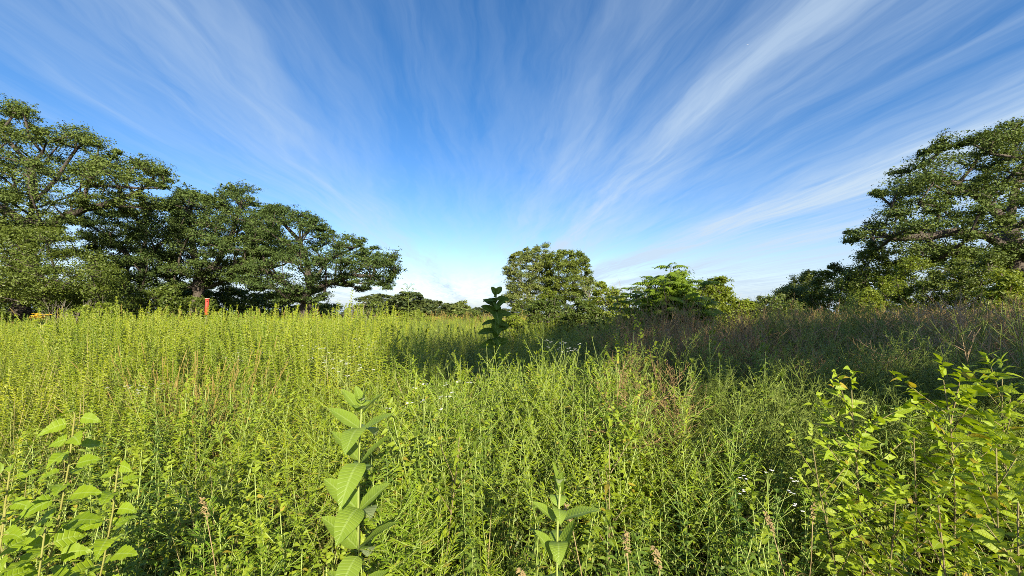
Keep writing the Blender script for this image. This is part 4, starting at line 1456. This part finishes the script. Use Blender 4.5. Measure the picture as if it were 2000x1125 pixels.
def pinnate(px, py, Y, label, n_stems, spread, nf, fl, seed, ll=.13):
    p = at(px, py, Y)
    B = Buf()
    for k in range(n_stems):
        hk = p.z * (1.0 if k == 0 else rng.uniform(.62, .95))
        base_ = Vector((rng.uniform(-.1, .1), rng.uniform(-.1, .1), 0))
        a_ = k * 2.4 + rng.uniform(-.4, .4)
        tip = base_ + azv(a_, 0) * (spread * rng.uniform(.4, 1) if k else .0) + UP * (hk - fl * .28)
        pts = [base_.lerp(tip, i / 6) + azv(a_, 0) * (.06 * math.sin(i)) for i in range(7)]
        tube(B, pts, [.022 * (1 - .65 * i / 6) for i in range(7)], 6, 0)
        a = rng.uniform(0, 6)
        for i in range(nf):
            t_ = .62 + .38 * i / nf
            a += 2.4 + rng.uniform(-.3, .3)
            frond(B, along(pts, t_), azv(a, rng.uniform(.1, .85) + .5 * max(0, t_ - .6)), fl * rng.uniform(.75, 1.1) * (1.1 - .3 * t_), 9, ll)
        for i in range(4):
            frond(B, pts[-1], azv(i * 1.57 + rng.uniform(-.3, .3), rng.uniform(.55, 1.0)), fl * .75, 8, ll * .85)
    return plant('pinnate_sapling', B, [M['bark'], M['walnut']], label, 'sapling', (p.x, Y, 0), 0, None, ('stem', 'foliage'))


pinnate(1312, 510, 9.0, 'dark green sapling with feathery drooping compound leaves, tallest right of the two tall trees', 12, .8, 9, .62, 1, .155)
pinnate(1236, 556, 8.6, 'small dark compound-leaved sapling at the left shoulder of the tall feathery one', 4, .35, 14, .42, 2, .10)

# ------------------------------------------------------------------ red nest box on a post
Yb = 12.0
pt = at(405, 583, Yb)
pb = at(405, 611, Yb)
rt = root('nest_box', (pt.x, Yb, 0), R(36))
tag(rt, 'tall narrow red nest box on a post at the edge of the left oaks', 'nest box')


def bx(B, cx, cy, z0, z1, wx, wy, bev=0.006, mat=0, tilt=0.0):
    vs = []
    for (dz, k) in ((z0, 1), (z0 + bev, 0), (z1 - bev, 0), (z1, 1)):
        hx, hy = wx / 2 - bev * k, wy / 2 - bev * k
        for sx_, sy_ in ((-1, -1), (1, -1), (1, 1), (-1, 1)):
            vs.append(Vector((cx + hx * sx_, cy + hy * sy_, dz + tilt * sy_ * hy)))
    fs = [(3, 2, 1, 0), (12, 13, 14, 15)]
    for i in range(3):
        for j in range(4):
            fs.append((i * 4 + j, i * 4 + (j + 1) % 4, i * 4 + 4 + (j + 1) % 4, i * 4 + 4 + j))
    B.add(vs, fs, mat)


B = Buf(); bx(B, 0, .10, 0, pb.z + .1, .05, .05); mobj('post', B.mesh('post', [M['post']]), rt)
B = Buf(); bx(B, 0, 0, pb.z - .06, pt.z - .022, .092, .10); body = mobj('box', B.mesh('box', [M['red']]), rt)
B = Buf()
bx(B, 0, -.0525, pb.z - .035, pb.z + .0, .08, .012, .003)
mobj('ledge', B.mesh('ledge', [M['red']]), body)
B = Buf()
tube(B, [Vector((0, -.0495, pt.z - .09)), Vector((0, -.0525, pt.z - .09))], [.018, .018], 14, 0)
mobj('entrance_hole', B.mesh('entrance_hole', [M['hole']]), body)  # solid disc on the front, its darkness painted, no opening cut
B = Buf(); bx(B, 0, -.01, pt.z - .02, pt.z + .005, .116, .135, .005, 0, .06); mobj('roof', B.mesh('roof', [M['red_roof']]), rt)

# ------------------------------------------------------------------ airliner, a speck high in the sky
B = Buf()
P_ = lambda x, y, z: Vector((x, y, z))
tube(B, [P_(-19, 0, 0), P_(-17, 0, 0), P_(-13, 0, 0), P_(12, 0, 0), P_(17, 0, .6), P_(20, 0, 1.2)], [.3, 1.4, 2.0, 2.0, 1.1, .3], 12, 0)
fus = B
W_ = Buf()
for s in (-1, 1):
    W_.add([P_(-4, 1.8 * s, -.6), P_(3, 1.8 * s, -.6), P_(7, 17 * s, .4), P_(4.5, 17 * s, .4), P_(-4, 1.8 * s, -.1), P_(3, 1.8 * s, -.1), P_(7, 17 * s, .55), P_(4.5, 17 * s, .55)],
           [(0, 3, 2, 1), (4, 5, 6, 7), (0, 1, 5, 4), (1, 2, 6, 5), (2, 3, 7, 6), (3, 0, 4, 7)], 0)
T_ = Buf()
T_.add([P_(13, -.2, 1), P_(18, -.2, 1), P_(20, -.1, 7), P_(17.5, -.1, 7), P_(13, .2, 1), P_(18, .2, 1), P_(20, .1, 7), P_(17.5, .1, 7)], [(0, 1, 2, 3), (7, 6, 5, 4), (0, 4, 5, 1), (1, 5, 6, 2), (2, 6, 7, 3), (3, 7, 4, 0)], 0)
for s in (-1, 1):
    T_.add([P_(15, 1 * s, 1), P_(18.5, 1 * s, 1), P_(20, 6.5 * s, 1.3), P_(18.4, 6.5 * s, 1.3), P_(15, 1 * s, 1.25), P_(18.5, 1 * s, 1.25), P_(20, 6.5 * s, 1.4), P_(18.4, 6.5 * s, 1.4)],
           [(0, 3, 2, 1), (4, 5, 6, 7), (0, 1, 5, 4), (1, 2, 6, 5), (2, 3, 7, 6), (3, 0, 4, 7)], 0)
pa = at(1460, 87, 8500)
rt = root('airliner', pa, R(10))
tag(rt, 'tiny white airliner high in the sky above the bright cirrus band', 'airplane')
mobj('fuselage', fus.mesh('fuselage', [M['plane']]), rt)
mobj('wings', W_.mesh('wings', [M['plane']]), rt)
mobj('tail', T_.mesh('tail', [M['plane']]), rt)
